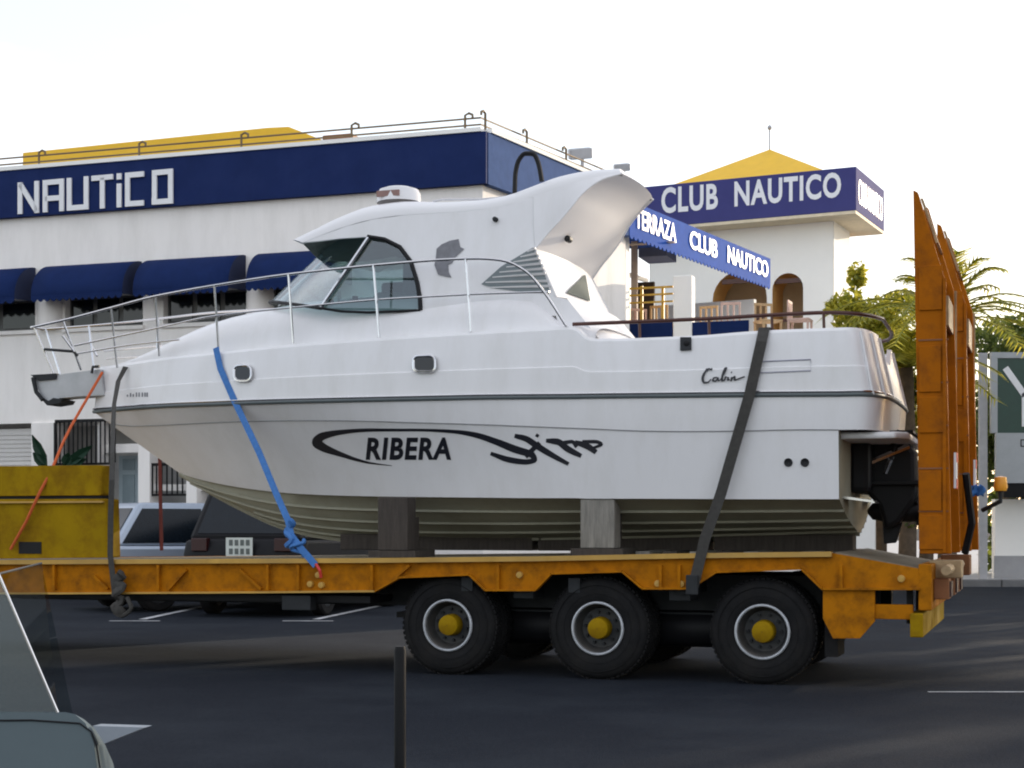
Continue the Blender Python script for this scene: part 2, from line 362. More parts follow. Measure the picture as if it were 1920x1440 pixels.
# square block letters N A U T i C O
def block(letter, x0, x1):
    def q(fx, fy):
        x = x0 + (x1 - x0) * fx; yt = 343 - 0.092 * (x - 35); yb = 402 - 0.068 * (x - 35)
        return a1(x, yb + (yt - yb) * fy, -.13)
    S = {'N': [[(.1, 0), (.1, 1)], [(.1, .95), (.9, .05)], [(.9, 0), (.9, 1)]],
         'A': [[(.1, 0), (.1, .92), (.9, .92), (.9, 0)], [(.1, .42), (.9, .42)]],
         'U': [[(.1, 1), (.1, .08), (.9, .08), (.9, 1)]],
         'T': [[(0, .92), (1, .92)], [(.5, .92), (.5, 0)]],
         'i': [[(.5, 0), (.5, .70)], [(.5, .82), (.5, 1)]],
         'C': [[(1, .92), (.1, .92), (.1, .08), (1, .08)]],
         'O': [[(.1, .08), (.1, .92), (.9, .92), (.9, .08), (.1, .08), (.1, .2)]]}[letter]
    mb = MB(); h = .046
    for st in S:
        pts = [q(*p) for p in st]
        for i, (a, b) in enumerate(zip(pts, pts[1:])):
            d = (b - a).normalized(); n = Vector((-d.z, 0, d.x)) * h
            e = d * h * .98 if i > 0 else d * 0; e1 = d * h * .98 if i < len(pts) - 2 else d * 0
            yo = Vector((0, -.002 * i, 0))
            mb.prism([a - e - n + yo, b + e1 - n + yo, b + e1 + n + yo, a - e + n + yo], (0, -.03, 0))
    o = build(mb, 'letter', letterw, club)
for L, x0, x1 in (('N', 35, 74), ('A', 82, 121), ('U', 127, 167), ('T', 173, 213), ('i', 216, 233), ('C', 237, 271), ('O', 287, 325)): block(L, x0, x1)
# upper windows
for i, (u0, u1) in enumerate(wu):
    w = build(MB().box(u0, u1, .16, .2, wz1, wz2), 'window', mat('window_alu', (.10, .10, .10), .5), club)
    n = 3; g = (u1 - u0) / n
    for k in range(n):
        build(MB().box(u0 + g*k + .05, u0 + g*(k+1) - .05, .135, .155, wz1 + .06, wz2 - .05), 'pane', glass_dark, w)
    build(MB().box(u0 - .03, u1 + .03, -.06, .1, wz1 - .07, wz1 - .004), 'sill', render, w)
# barrel awnings
def awning(x0, x1, first):
    u0 = a1(x0, 500).x; u1 = a1(x1, 500).x; z1 = a1(300, 489).z; z0 = a1(300, 556).z + .02; out = .62
    root = empty('window_awning'); root.parent = club
    prof = [(-.01, z1)] + [(-.01 - out * math.sin(R(t)) , z0 + (z1 - z0) * math.cos(R(t)) ) for t in range(8, 91, 8)]
    prof += [(prof[-1][0] + .01, z0 - .03)]
    mb = MB(); ns = 5
    rows = []
    for y, z in prof:
        rows.append([Vector((u0 + (u1 - u0) * k / ns, y, z)) for k in range(ns + 1)])
    mb.grid(rows)
    o = build(mb, 'awning', navyfab, club, smooth=True, thick=.012)
    bpy.data.objects.remove(root)
    build(MB().prism([Vector((u1 - .015, y, z)) for y, z in prof] + [Vector((u1 - .015, -.01, z0))], (.02, 0, 0)), 'end_panel', mat('awning_end', (.010, .018, .06), .8), o)
    build(MB().prism([Vector((u0 - .005, y, z)) for y, z in prof] + [Vector((u0 - .005, -.01, z0))], (.02, 0, 0)), 'end_panel', mat('awning_end', (.010, .018, .06), .8), o)
    mb = MB(); n = 14; g = (u1 - u0) / n                              # scalloped valance
    pts = []
    for k in range(n):
        for j in range(4):
            pts.append(Vector((u0 + g*(k + j/4), -out - .005, z0 - .06 - .05 * math.sin(math.pi * j / 4))))
    pts.append(Vector((u1, -out - .005, z0 - .06)))
    mb.prism([Vector((u0, -out - .005, z0 + .02)), Vector((u1, -out - .005, z0 + .02))] + pts[::-1], (0, -.008, 0))
    build(mb, 'valance', navyfab, o)
for i, (x0, x1) in enumerate(((-150, 67), (98, 266), (286, 461), (494, 660))): awning(x0, x1, i == 0)
# rounded pier heads between the windows
for x in (96, 487):
    c = a1(x, 590); rr = .24
    build(MB().lathe([(rr, wz1), (rr, wz2 - .12), (rr * .85, wz2 - .04), (0.01, wz2)], (c.x, .02, 0), 'z', 20), 'pier', render, club, smooth=True)
# roof rail and the yellow roof sheet behind it
mb = MB()
zr = zt + .07
def post(p, parent, hgt, dirv):
    d = Vector((dirv[0], dirv[1], 0)) * .13; p = Vector(p)
    build(MB().tube([p, p + Vector((0, 0, hgt)), p + Vector((0, 0, hgt + .03)) + d * .5, p + Vector((0, 0, hgt)) + d, p + Vector((0, 0, hgt - .05)) + d], .022, 6), 'rail_post', railm, parent)
rail = tag(F1.place(build(MB().tube([(U0, .05, zr + .2), (-.05, .05, zr + .2), sp(side_len, zr + .2, .02)], .016, 6).tube([(U0, .05, zr + .09), (-.05, .05, zr + .09), sp(side_len, zr + .09, .02)], .016, 6),
    'roof_rail', railm)), 'low bronze pipe rail with hooked posts along the club roof edge', 'railing')
for x, y in ((70, 300), (258, 285), (450, 265), (657, 245), (870, 225)):
    post((a1(x, y).x, .05, zr), rail, .26, (1, 0))
for t in (.05, 1.45, 2.9): post(sp(t, zr, .02), rail, .26, (-SDl.x, -SDl.y))
w = 1.6
mb = MB().prism([a1(42, 318, w), a1(598, 275, w), a1(604, 262, w), a1(540, 237, w), a1(500, 239, w), a1(42, 286, w)], (0, 1.6, 0))
ys = tag(F1.place(build(mb, 'roof_shelter', yellowr, bevel=.03)), 'long bright yellow shelter roof standing on the club roof', 'shelter')
for x in (60, 300, 580):
    p = a1(x, 300, w + .4); build(MB().tube([(p.x, p.y, zt - .25), (p.x, p.y, a1(x, 300 - x * .08, w).z)], .05, 8), 'post', railm, ys)
p = a1(604, 268, w); q = a1(660, 249, w)
tag(F1.place(build(MB().box(p.x, q.x, w, w + .8, zt - .25, q.z), 'roof_box', brownm, bevel=.02)), 'brown box at the right end of the yellow roof shelter', 'box')
# floodlights at the roof corner
def flood(name, x, y, yb, sc, label):
    t = 4.5; p0 = sp(t, 0, -.6); wdep = p0.y
    p = a1(x, y, wdep); b = a1(x + 4, yb, wdep)
    r = F1.place(build(MB().tube([(b.x, b.y, zt - .2), (b.x, b.y, p.z)], .035 * sc, 8), name, lampgrey)); tag(r, label, 'floodlight', 'floodlights on the club roof')
    h = build(MB().box(-.22*sc, .22*sc, -.10*sc, .10*sc, -.10*sc, .10*sc), 'lamp_housing', lampgrey, r, bevel=.03); h.location = (p.x, p.y, p.z); h.rotation_euler = (.3, -.12, .5)
    g = build(MB().box(-.2*sc, .2*sc, -.115*sc, -.102*sc, -.085*sc, .085*sc), 'lamp_glass', mat('lamp_glass', (.5, .5, .52), .15), h)
flood('floodlight', 1088, 288, 330, 1.0, 'grey floodlight on a short post above the roof corner, left of the other')
flood('floodlight', 1166, 314, 335, .7, 'small pale floodlight low over the boat arch, right of the larger one')
# ground floor: shutter, piers, railed balcony, glazed door
mb = MB()
xs = [(-200, -60), (62, 106), (186, 194), (262, 284), (352, 372), (430, 470), (640, 690)]
for x0, x1 in xs: mb.box(a1(x0, 800).x, a1(x1, 800).x, -.06, .3, 0, gz2)
mb.box(a1(690, 800).x, 0, 0, .3, 0, gz2)
mb.box(a1(186, 800).x, a1(284, 800).x, .05, .25, a1(230, 849).z, a1(230, 832).z)
mb.box(a1(262, 800).x, a1(470, 800).x, .07, .24, a1(330, 915).z - .05, a1(330, 908).z)
mb.box(U0, a1(106, 800).x, .09, .24, 0, a1(80, 872).z)
build(mb, 'ground_floor_pier', render, club, bevel=.01)
sh = build(MB().box(a1(-60, 800).x, a1(62, 800).x, .16, .2, a1(30, 872).z, a1(30, 803).z), 'shutter', shutterw, club)
for k in range(8):
    z0 = a1(30, 872).z; z1 = a1(30, 808).z; h = (z1 - z0) / 8
    build(MB().box(a1(-60, 800).x, a1(62, 800).x, .14, .158, z0 + h*k + .01, z0 + h*(k+1) - .012), 'slat', shutterw, sh)
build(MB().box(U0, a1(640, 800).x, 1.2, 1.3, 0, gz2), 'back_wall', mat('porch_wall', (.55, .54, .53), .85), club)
build(MB().box(U0, a1(640, 800).x, .25, 1.2, gz2 + .003, gz2 + .1), 'porch_soffit', render, club)
d = build(MB().box(a1(194, 900).x, a1(262, 900).x, .5, .55, 0, a1(230, 852).z), 'door', doorm, club)
for k in range(2):
    g = (a1(258, 900).x - a1(198, 900).x) / 2; u = a1(198, 900).x + g * k
    for zz in ((.35, 1.15), (1.22, a1(230, 858).z - .28), (a1(230, 858).z - .2, a1(230, 858).z)):
        if zz[1] > zz[0] + .03: build(MB().box(u + .04, u + g - .04, .48, .498, zz[0], zz[1]), 'pane', mat('door_glass', (.22, .28, .31), .12), d)
def railing(x0, x1, y0, y1, w, n, label):
    p0 = a1(x0, y0, w); p1 = a1(x1, y0, w); z1 = a1((x0 + x1) / 2, y0, w).z; z0 = a1((x0 + x1) / 2, y1, w).z
    r = F1.place(build(MB().box(p0.x, p1.x, w - .025, w + .025, z1 - .05, z1), 'iron_railing', ironm)); tag(r, label, 'railing', 'iron railings')
    build(MB().box(p0.x, p1.x, w - .02, w + .02, z0, z0 + .04), 'bottom_rail', ironm, r)
    for k in range(n + 1):
        u = p0.x + (p1.x - p0.x) * k / n
        hw = .022 if k in (0, n) else .011
        build(MB().box(u - hw, u + hw, w - hw, w + hw, z0 + .041, z1 - .051), 'baluster', ironm, r)
railing(104, 214, 786, 872, -.12, 13, 'black iron balcony railing behind the bow, beside the white pier')
railing(284, 352, 868, 930, .02, 7, 'black iron railing seen just under the hull, right of the door')
# pot plants on the gooseneck side
def leafy(name, base, blades, label):
    r = empty(name, base, 0, label, 'plant', 'plants by the porch')
    mb = MB()
    for dx, dz, L in blades:
        d = Vector((dx, 0, dz)).normalized(); s = Vector((-d.z, 0, d.x))
        pts = [d * L * t for t in (0, .3, .65, 1)]; ws = (.02, .09, .08, 0.005)
        rows = [[p - s * q + Vector((0, -.03, 0)), p + Vector((0, .02, 0)), p + s * q + Vector((0, -.03, 0))] for p, q in zip(pts, ws)]
        mb.grid(rows)
    build(mb, 'leaves', leafC, r, thick=.004)
    build(MB().lathe([(.01, 0), (.1, 0), (.13, -.25), (.01, -.25)], (0, 0, 0), 'z', 14), 'pot', terracotta, r)
def wpt(x, y, dep): return Vector(((x - CX) / FPX * dep, dep, EYE.z + (HY - y) / FPX * dep))
leafy('pot_plant', wpt(88, 876, 28.0), [(-.45, 1, .62), (-.75, .8, .35)], 'dark green leaf plant in front of the white pier, left of the railing')
leafy('pot_plant', wpt(122, 874, 28.0), [(1, .75, .60), (.9, .3, .40), (.3, 1, .25)], 'dark green leaf plant below the iron balcony railing, leaning right')
# ------------------------------------------------------------------ terrace wing behind the boat
terr = F1.root('terrace_wing', 'terrace wing with blue canopy lettered TERRAZA CLUB NAUTICO', 'building')
t0, t1 = side_len + .02, 13.0
zf = 4.55; zc = 7.45
P = [sp(t0, 0), sp(t1, 0), sp(t1, zf), sp(t0, zf)]
build(MB().prism(P, (-SN.x * .3, -SN.y * .3, 0)), 'lower_wall', render2, terr)
P = [sp(t0, zf, .2), sp(t1, zf, .2), sp(t1, zf, -4.5), sp(t0, zf, -4.5)]
build(MB().prism(P, (0, 0, .15)), 'terrace_floor', pavem, terr)
P = [sp(t0, zf + .16, -4.2), sp(t1, zf + .16, -4.2), sp(t1, zc, -4.2), sp(t0, zc, -4.2)]
build(MB().prism(P, (-SN.x * .2, -SN.y * .2, 0)), 'rear_wall', beige, terr)
P = [sp(t1 - .2, zf + .16, -4.2), sp(t1 - .2, zf + .16, -.2), sp(t1 - .2, zc - .9, -.2), sp(t1 - .2, zc - .9, -4.2)]
build(MB().prism(P, (SDl.x * .15, SDl.y * .15, 0)), 'end_wall', render2, terr)
P = [sp(t0 - .1, zc, .1), sp(t1, zc, .1), sp(t1, zc + .7, -4.2), sp(t0 - .1, zc + .7, -4.2)]
can = build(MB().prism(P, (0, 0, .03)), 'canopy', bluefab, terr)
n = 40; pts = []
for k in range(n * 3 + 1):
    t = t0 - .1 + (t1 - t0 + .1) * k / (n * 3); pts.append(sp(t, zc - .62 - .07 * abs(math.sin(math.pi * k / 3)), .13))
build(MB().prism([sp(t0 - .1, zc + .04, .13), sp(t1, zc + .04, .13)] + pts[::-1], (-SN.x * .02, -SN.y * .02, 0)), 'valance', bluefab, can)
for s, ta, tb in (('TERRAZA', 5.55, 7.5), ('CLUB', 8.2, 9.7), ('NAUTICO', 10.3, 12.8)):
    text_panel(s, (sp(ta, zc - .44, .15), sp(tb, zc - .44, .15), sp(tb, zc - .06, .15), sp(ta, zc - .06, .15)), 'lettering', letterw, can, (0, 0, 0), offset=.02)
for t in (5.7,):
    build(MB().box(-.15, .15, -.15, .15, zf + .16, zc - .05), 'column', render2, terr, bevel=.02).location = sp(t, 0, -.25)
build(MB().tube([sp(t0, zc - .9, -1.2), sp(9.0, zc - .9, -1.2)], .05, 6), 'beam', render2, terr)
wr = 6.4                                                             # front edge of the terrace, facing the road
def ft(x, y, w=wr): return a1(x, y, w)
def fbox(name, x0, y0, x1, y1, m, w0=wr, w1=None, **k):
    p, q = ft(x0, y1, w0), ft(x1, y0, w0); return build(MB().box(p.x, q.x, w0, w1 or w0 + .06, p.z, q.z), name, m, terr, **k)
fbox('front_slab', 1080, 640, 1640, 668, render2, wr - .1, wr + 3.0)
fbox('front_wall', 1080, 668, 1640, 1090, render2, wr, wr + .2)
for y in (539, 552, 566): fbox('guard_rail', 1084, y, 1262, y + 5, yellowp, wr + .3, wr + .34)
for x in (1124, 1176, 1200, 1240): fbox('guard_post', x, 536, x + 5, 640, yellowp, wr + .35, wr + .4)
fbox('wind_screen', 1150, 597, 1261, 640, navyfab, wr + .05, wr + .08); fbox('wind_screen', 1298, 600, 1404, 640, navyfab, wr + .05, wr + .08)
fbox('column', 1262, 515, 1297, 640, render2, wr + .02, wr + .34, bevel=.02)
fbox('column', 1183, 452, 1194, 640, mat('cream_post', (.5, .42, .36), .8), wr + 1.4, wr + 1.5)
fbox('shutter', 1112, 515, 1174, 600, mat('dark_shutter', (.035, .018, .008), .7), wr + 2.2, wr + 2.3)
fbox('shutter', 1196, 528, 1226, 600, mat('dark_shutter', (.035, .018, .008), .7), wr + 2.2, wr + 2.3)
for y in (523, 531): fbox('shutter_bar', 1112, y, 1174, y + 2.5, render2, wr + 2.12, wr + 2.19)
fbox('cross_beam', 1174, 452, 1262, 458, mat('cream_post', (.5, .42, .36), .8), wr + .5, wr + .7)
fbox('blue_awning', 1197, 462, 1250, 482, mat('grey_blue_cloth', (.10, .12, .20), .8), wr + 1.0, wr + 1.9).rotation_euler = (0, 0, 0)
def chair(x, y, m, rz, label):
    p = ft(x, y, wr + .9); wp = Vector((F1.o.x, F1.o.y, 0)) + Vector((F1.U.x * p.x + F1.V.x * p.y, F1.U.y * p.x + F1.V.y * p.y, 0))
    r = empty('terrace_chair', (wp.x, wp.y, ft(1300, 640, wr).z + .004), rz, label, 'chair', 'chairs on the terrace')
    build(MB().box(-.22, .22, -.22, .22, .42, .46), 'seat', m, r, bevel=.01); bk_ = build(MB().box(-.2, .2, .19, .22, .78, .83), 'backrest', m, r)
    for q in (-.18, -.06, .06, .18): build(MB().box(q - .018, q + .018, .192, .218, .462, .778), 'slat', m, bk_)
    for sx in (-.19, .19):
        for sy in (-.19, .19): build(MB().box(sx - .02, sx + .02, sy - .02, sy + .02, 0, .418), 'leg', m, r)
cane = mat('cane_chair', (.50, .34, .18), .8, var=.3, scale=30); pink = mat('pink_chair', (.55, .38, .32), .8, var=.2)
chair(1205, 600, pink, .4, 'pale pink chair on the terrace left of the thick white column'); chair(1244, 600, cane, 2.6, 'cane chair on the terrace right beside the thick white column, left side')
chair(1322, 600, cane, -.5, 'cane chair on the terrace just right of the thick white column'); chair(1372, 600, pink, 2.9, 'pale pink chair on the terrace below the first ochre arch')
chair(1440, 600, cane, .3, 'cane chair on the terrace between the two arches'); chair(1500, 600, pink, 1.2, 'pale pink chair on the terrace below the second arch')
# ------------------------------------------------------------------ tower with the CLUB NAUTICO sign
F2 = Frame((1605 - CX) / FPX * 40.0, 40.0, R(25.5)); a2 = F2.at
tower = F2.root('club_tower', 'white tower with pyramid roof and sign band reading CLUB NAUTICO', 'building')
zs1 = a2(1605, 312).z; zs0 = a2(1605, 400).z; uL = a2(1150, 400).x; S2 = 2.45
ov = .75
# front wall with two arched openings on the terrace level
arch = [(1336, 1438, 640, 508), (1448, 1506, 640, 512)]
uw0 = uL + ov; uw1 = -ov
outer = [(uw0, 0), (uw1, 0), (uw1, zs0), (uw0, zs0)]
holes = []
for x0, x1, yb, yt in arch:
    p0 = a2(x0, yb, ov); p1 = a2(x1, yb, ov); zt_ = a2((x0 + x1) / 2, yt, ov).z; r = (p1.x - p0.x) / 2; c = (p0.x + p1.x) / 2
    h = [(p0.x, p0.z), (p1.x, p0.z)] + [(c + r * math.cos(R(t)), zt_ - r + r * math.sin(R(t))) for t in range(0, 181, 15)]
    holes.append(h)
polys = [[Vector((u, ov, z)) for u, z in outer]] + [[Vector((u, ov, z)) for u, z in h] for h in holes]
flatv = [p for q in polys for p in q]
build(MB().add(flatv, [tuple(t) for t in tessellate_polygon(polys)]), 'front_wall', render2, tower, normals=False)
mb = MB()
for h in holes:                                                       # reveals and vault of each opening
    rows = [[Vector((u, ov, z)) for u, z in h + h[:1]], [Vector((u, ov + 1.0, z)) for u, z in h + h[:1]]]
    mb.grid(rows)
build(mb, 'arch_reveal', terracotta, tower, normals=False)
mb = MB(); mb.box(uw1 - .02, uw1, ov, S2, 0, zs0); mb.box(uw0, uw0 + .02, ov, S2, 0, zs0); build(mb, 'side_wall', render2, tower)
build(MB().box(uw0 + .1, uw1 - .1, 2.30, 2.40, 3.5, zs0), 'inner_wall', beige, tower)
build(MB().box(uw0 + .1, uw1 - .1, ov + .05, 2.3, 3.4, 3.5), 'inner_floor', pavem, tower)
for h in holes:
    c = (h[0][0] + h[1][0]) / 2; z = h[0][1]
    build(MB().box(c - .5, c + .5, ov + .05, ov + .09, z + 1.5, z + 1.62), 'arch_bar', barbrown, tower)
    build(MB().box(c - .6, c + .6, ov + .1, ov + .14, z + .5, z + .58), 'arch_bar', barbrown, tower)
build(MB().box(uL, 0, 0, S2 + ov, zs0 + .08, zs1), 'sign_band', violet, tower, bevel=.01)
build(MB().box(uL + .01, -.01, .01, S2 + ov - .01, zs0 - .0, zs0 + .078), 'soffit', mat('soffit_cream', (.72, .62, .45), .8), tower)
ta = a2(1240, 396, -.01)
def q2(x, y): return a2(x, y, -.012)
text_panel('CLUB', (q2(1240, 401), q2(1346, 392), q2(1346, 343), q2(1240, 352)), 'lettering', letterw, tower, (0, 0, 0), offset=.03, space=1.1)
text_panel('NAUTICO', (q2(1377, 388), q2(1577, 370), q2(1577, 322), q2(1377, 340)), 'lettering', letterw, tower, (0, 0, 0), offset=.03, space=1.1)
zz0 = zs0 + .3; zz1 = zs1 - .25
text_panel('CLUB NAUTICO', (Vector((.012, .25, zz0)), Vector((.012, S2 + .5, zz0)), Vector((.012, S2 + .5, zz1)), Vector((.012, .25, zz1))), 'lettering', letterw, tower, (0, 0, 0), offset=-.004)
ax = a2(1443, 280, 1.6); zr_ = zs1 + .01
b4 = [(ax.x - 2.5, .35, zr_), (ax.x + 1.9, .35, zr_), (ax.x + 1.9, 2.85, zr_), (ax.x - 2.5, 2.85, zr_), tuple(ax)]
rf = build(MB().add(b4, [(0, 1, 4), (1, 2, 4), (2, 3, 4), (3, 0, 4), (3, 2, 1, 0)]), 'roof', yellowr, tower)
build(MB().tube([ax, ax + Vector((0, 0, .55))], .02, 6).lathe([(.005, .66), (.06, .6), (.06, .55), (.005, .5)], ax, 'z', 10), 'finial', lampgrey, rf)

# ------------------------------------------------------------------ planting on the right
def crown(mb, tones, centers, n, size, rng):
    for _ in range(n):
        c, r = rng.choice(centers)
        d = Vector((rng.gauss(0, 1), rng.gauss(0, 1), rng.gauss(0, 1))).normalized() * (rng.random() ** .45)
        p = Vector(c) + Vector((d.x * r[0], d.y * r[1], d.z * r[2]))
        s = size * rng.uniform(.6, 1.35); nrm = Vector((rng.gauss(0, 1), rng.gauss(0, 1), rng.gauss(0, 1) + .4)).normalized()
        a = nrm.orthogonal().normalized(); a.rotate(Matrix.Rotation(rng.uniform(0, 6.28), 3, nrm)); b = nrm.cross(a) * .45
        mb.add([p - a * s, p + b * s - a * s * .1, p + a * s, p - b * s - a * s * .1], [(0, 1, 2, 3)])
        tones.append(min(1, max(0, rng.gauss(.45, .28))))
def leafobj(mb, tones, name, m, parent):
    o = build(mb, name, m, parent, normals=False); at = o.data.attributes.new('tone', 'FLOAT', 'FACE')
    at.data.foreach_set('value', tones); return o
def tree(name, base, h, centers, n, size, m, label, seed, group=None):
    rng = random.Random(seed); r = empty(name, base, 0, label, 'tree', group)
    mb = MB(); top = Vector((0, 0, h * .55))
    mb.tube([(0, 0, 0), (.05, .03, h * .25), (-.04, 0, h * .42), top], .1, 8, rs=[.16, .13, .1, .07])
    for c, rr in centers[:7]:
        c = Vector(c); mid = (Vector((0, 0, h * .33)) + c) / 2 + Vector((0, 0, .1)); mb.tube([(0, 0, h * .33), mid, c], .05, 6, rs=[.07, .045, .015])
    build(mb, 'trunk', bark, r, smooth=True)
    mb = MB(); tones = []; crown(mb, tones, centers, n, size, rng); leafobj(mb, tones, 'crown', m, r)
    return r
def cl(rng, n, spread, zc, zr, r):
    out = []
    for _ in range(n):
        a = rng.uniform(0, 6.28); q = rng.random() ** .5
        out.append(((math.cos(a) * spread * q, math.sin(a) * spread * q, zc + rng.uniform(-zr, zr)), (r * rng.uniform(.6, 1.2), r * rng.uniform(.6, 1.2), r * rng.uniform(.5, .9))))
    return out
g = random.Random(3)
p = wpt(1648, 985, 32.5); tree('leafy_tree', (p.x, p.y, 0.13), 6.0, cl(g, 36, .95, 4.1, 1.6, .5) + [((-.55, 0, 5.0), (.45, .35, .45)), ((.2, 0, 5.0), (.5, .4, .4)), ((-.5, 0, 5.5), (.22, .2, .5)), ((-.75, 0, 5.6), (.4, .3, .2)), ((-.45, 0, 6.2), (.2, .2, .35)), ((.45, 0, 5.7), (.4, .3, .25))], 13000, .075, leafA, 'yellow green leafy tree rising behind the boat stern', 11, 'trees behind the trailer')
p = wpt(1735, 985, 31.5); tree('leafy_tree', (p.x, p.y, 0.13), 4.6, cl(g, 12, .7, 2.6, 1.4, .45), 3000, .075, leafB, 'dark green tree half hidden behind the upright ramps', 12, 'trees behind the trailer')
p = wpt(1880, 985, 36.6); tree('leafy_tree', (p.x, p.y, 0.13), 6.2, cl(g, 26, 1.0, 4.2, 1.7, .6), 9000, .085, leafB, 'bushy dark green tree above the green signboard', 13, 'trees behind the trailer')
def palm(base, h, n, L, label, seed):
    rng = random.Random(seed); r = empty('palm_tree', base, 0, label, 'palm')
    build(MB().tube([(0, 0, 0), (.05, 0, h * .5), (0, 0, h)], .15, 10, rs=[.19, .15, .13]), 'trunk', bark, r, smooth=True)
    mb = MB(); tones = []
    for k in range(n):
        az = 6.283 * k / n + rng.uniform(-.2, .2); el = rng.uniform(.25, 1.45); d = Vector((math.cos(az), math.sin(az), 0)); LL = L * rng.uniform(.75, 1.1)
        pts = []
        for j in range(13):
            t = j / 12; pts.append(Vector((0, 0, h)) + d * LL * (t * math.cos(el)) + Vector((0, 0, LL * (t * math.sin(el) - .55 * t * t))))
        sidev = Vector((-d.y, d.x, 0))
        for j in range(1, 13):
            q = pts[j]; td = (pts[j] - pts[j-1]).normalized()
            for sgn in (-1, 1):
                for o in (0, .5):
                    q2_ = q - td * LL / 12 * o; ll = .5 * (1 - .6 * abs(j/12 - .4)) * rng.uniform(.8, 1.15)
                    tip = q2_ + sidev * sgn * ll * .75 + td * ll * .6 + Vector((0, 0, -.12 * ll)); wv = td * .028
                    mb.add([q2_ - wv, tip, q2_ + wv], [(0, 1, 2)]); tones.append(rng.random())
        mb.tube(pts, .015, 4, cap=False); tones += [.3] * (4 * 12)
    leafobj(mb, tones, 'fronds', leafA, r); return r
p = wpt(1775, 985, 29.5); palm((p.x, p.y, .13), 4.9, 40, 2.6, 'palm with yellow green fronds fanned out behind the upright ramps', 5)
p = wpt(1700, 985, 31.0); palm((p.x, p.y, .13), 4.2, 34, 2.0, 'lower palm with yellow green fronds just left of the upright ramps', 9)
# hedge beyond the sign; its unseen right part is raised to cast shade
mb = MB(); tones = []; rng = random.Random(21); cs = []
for k in range(150):
    xx = rng.uniform(11.6, 42); hh = 4.0 if xx < 18.5 else min(10.6, 4.0 + (xx - 18.5) * 2.4)
    cs.append(((xx, 38.2 + rng.uniform(-.9, .9), rng.uniform(.6, hh)), (1.1, .8, 1.1)))
crown(mb, tones, cs, 26000, .21, rng)
hd = leafobj(mb, tones, 'shade_hedge', leafB, None); tag(hd, 'dark green hedge behind the signboard at far right, raised out of view to cast shade', 'hedge')
# white boundary wall behind the sign
bw = wpt(1866, 985, 34.6)
w_ = build(MB().box(bw.x, bw.x + 14, bw.y, bw.y + .25, .13, EYE.z + (HY - 936) / FPX * bw.y), 'boundary_wall', render2); tag(w_, 'low white boundary wall on the pavement behind the signboard', 'wall')
build(MB().box(bw.x - .03, bw.x + 14, bw.y - .03, bw.y - .004, .13, .62), 'plinth', pavem, w_)
# ------------------------------------------------------------------ signboard
Y = 33.9
def s_(x, y, d=0): p = wpt(x, y, Y); return p + Vector((0, d, 0))
sg = empty('signboard', (wpt(1890, 985, Y).x, Y, 0), 0, 'grey framed signboard with dark green panel and white letter Y', 'sign')
def sb(name, x0, y0, x1, y1, d0, d1, m, bev=.004):
    a = s_(x0, y1); b = s_(x1, y0); o = build(MB().box(a.x - sg.location.x, b.x - sg.location.x, d0, d1, a.z, b.z), name, m, sg, bevel=bev); return o
sb('post', 1838, 661, 1853, 1086, .05, .15, lampgrey); sb('post', 2040, 661, 2055, 1086, .05, .15, lampgrey)
sb('frame', 1857, 661, 2036, 672, -.06, .06, signgrey); sb('frame', 1857, 672, 1869, 812, -.058, .06, signgrey); sb('frame', 2024, 672, 2036, 812, -.058, .06, signgrey)
sb('green_panel', 1869, 672, 2024, 812, -.03, .03, signgreen); sb('grey_panel', 1866, 812, 2026, 906, -.05, .05, signgrey)
sb('base_rail', 1882, 906, 2026, 933, -.02, .04, ironm)
sb('mark', 1912, 824, 1914, 838, -.054, -.051, blackp, 0); sb('mark', 1914, 824, 1924, 826, -.0545, -.051, blackp, 0); sb('mark', 1914, 836, 1924, 838, -.0545, -.051, blackp, 0)
mb = MB()
def sl(pts, wpx):
    for a, b in zip(pts, pts[1:]):
        pa = s_(*a) - Vector((sg.location.x, Y, 0)); pb = s_(*b) - Vector((sg.location.x, Y, 0)); d = (pb - pa).normalized(); nn = Vector((-d.z, 0, d.x)) * wpx / FPX * Y / 2
        o = Vector((0, -.034, 0)); mb.prism([pa - nn + o, pb - nn + o, pb + nn + o, pa + nn + o], (0, -.003, 0))
sl([(1884, 690), (1921, 742)], 12); sl([(1921, 738), (1921, 800)], 12)
sl2 = mb; mb = MB(); sl([(1958, 690), (1922, 741)], 11); build(sl2, 'letter_stroke', letterw, sg); build(mb, 'letter_stroke', letterw, sg)
# ------------------------------------------------------------------ low loader trailer
FT = Frame((1429 - CX) / FPX * 12.77, 12.77, math.atan(3000 / 8960)); at = FT.at
TW = 2.5
trailer = FT.root('low_loader_trailer', 'orange three axle low loader trailer carrying the white boat', 'trailer')
def T(mb, name, m, parent=None, **k): return build(mb, name, m, parent or trailer, **k)
top = [(1722, 1066), (1560, 1037), (1300, 1040), (1000, 1046), (700, 1049), (300, 1051), (-260, 1054)]
bot = [(-260, 1114), (120, 1114), (500, 1112), (706, 1110), (752, 1084), (882, 1079), (912, 1108), (1006, 1108), (1036, 1077), (1168, 1073), (1206, 1105), (1296, 1105), (1345, 1074), (1503, 1068), (1542, 1106), (1725, 1106)]
beam_poly = [at(x, y) for x, y in bot] + [at(x, y) for x, y in top]
T(MB().prism(beam_poly, (0, .03, 0)), 'side_beam', orange)
T(MB().prism([p + Vector((0, TW - .03, 0)) for p in beam_poly], (0, .03, 0)), 'side_beam', orange)
mb = MB()                                                            # flange lips along top and bottom
tp = [at(x, y) for x, y in top]
for a, b in zip(tp[1:], tp[2:]): mb.prism([a + Vector((0, -.05, -.028)), b + Vector((0, -.05, -.028)), b + Vector((0, -.05, .012)), a + Vector((0, -.05, .012))], (0, .085, 0))
T(mb, 'top_flange', lipyel)
bt = [at(x, y) for x, y in bot]
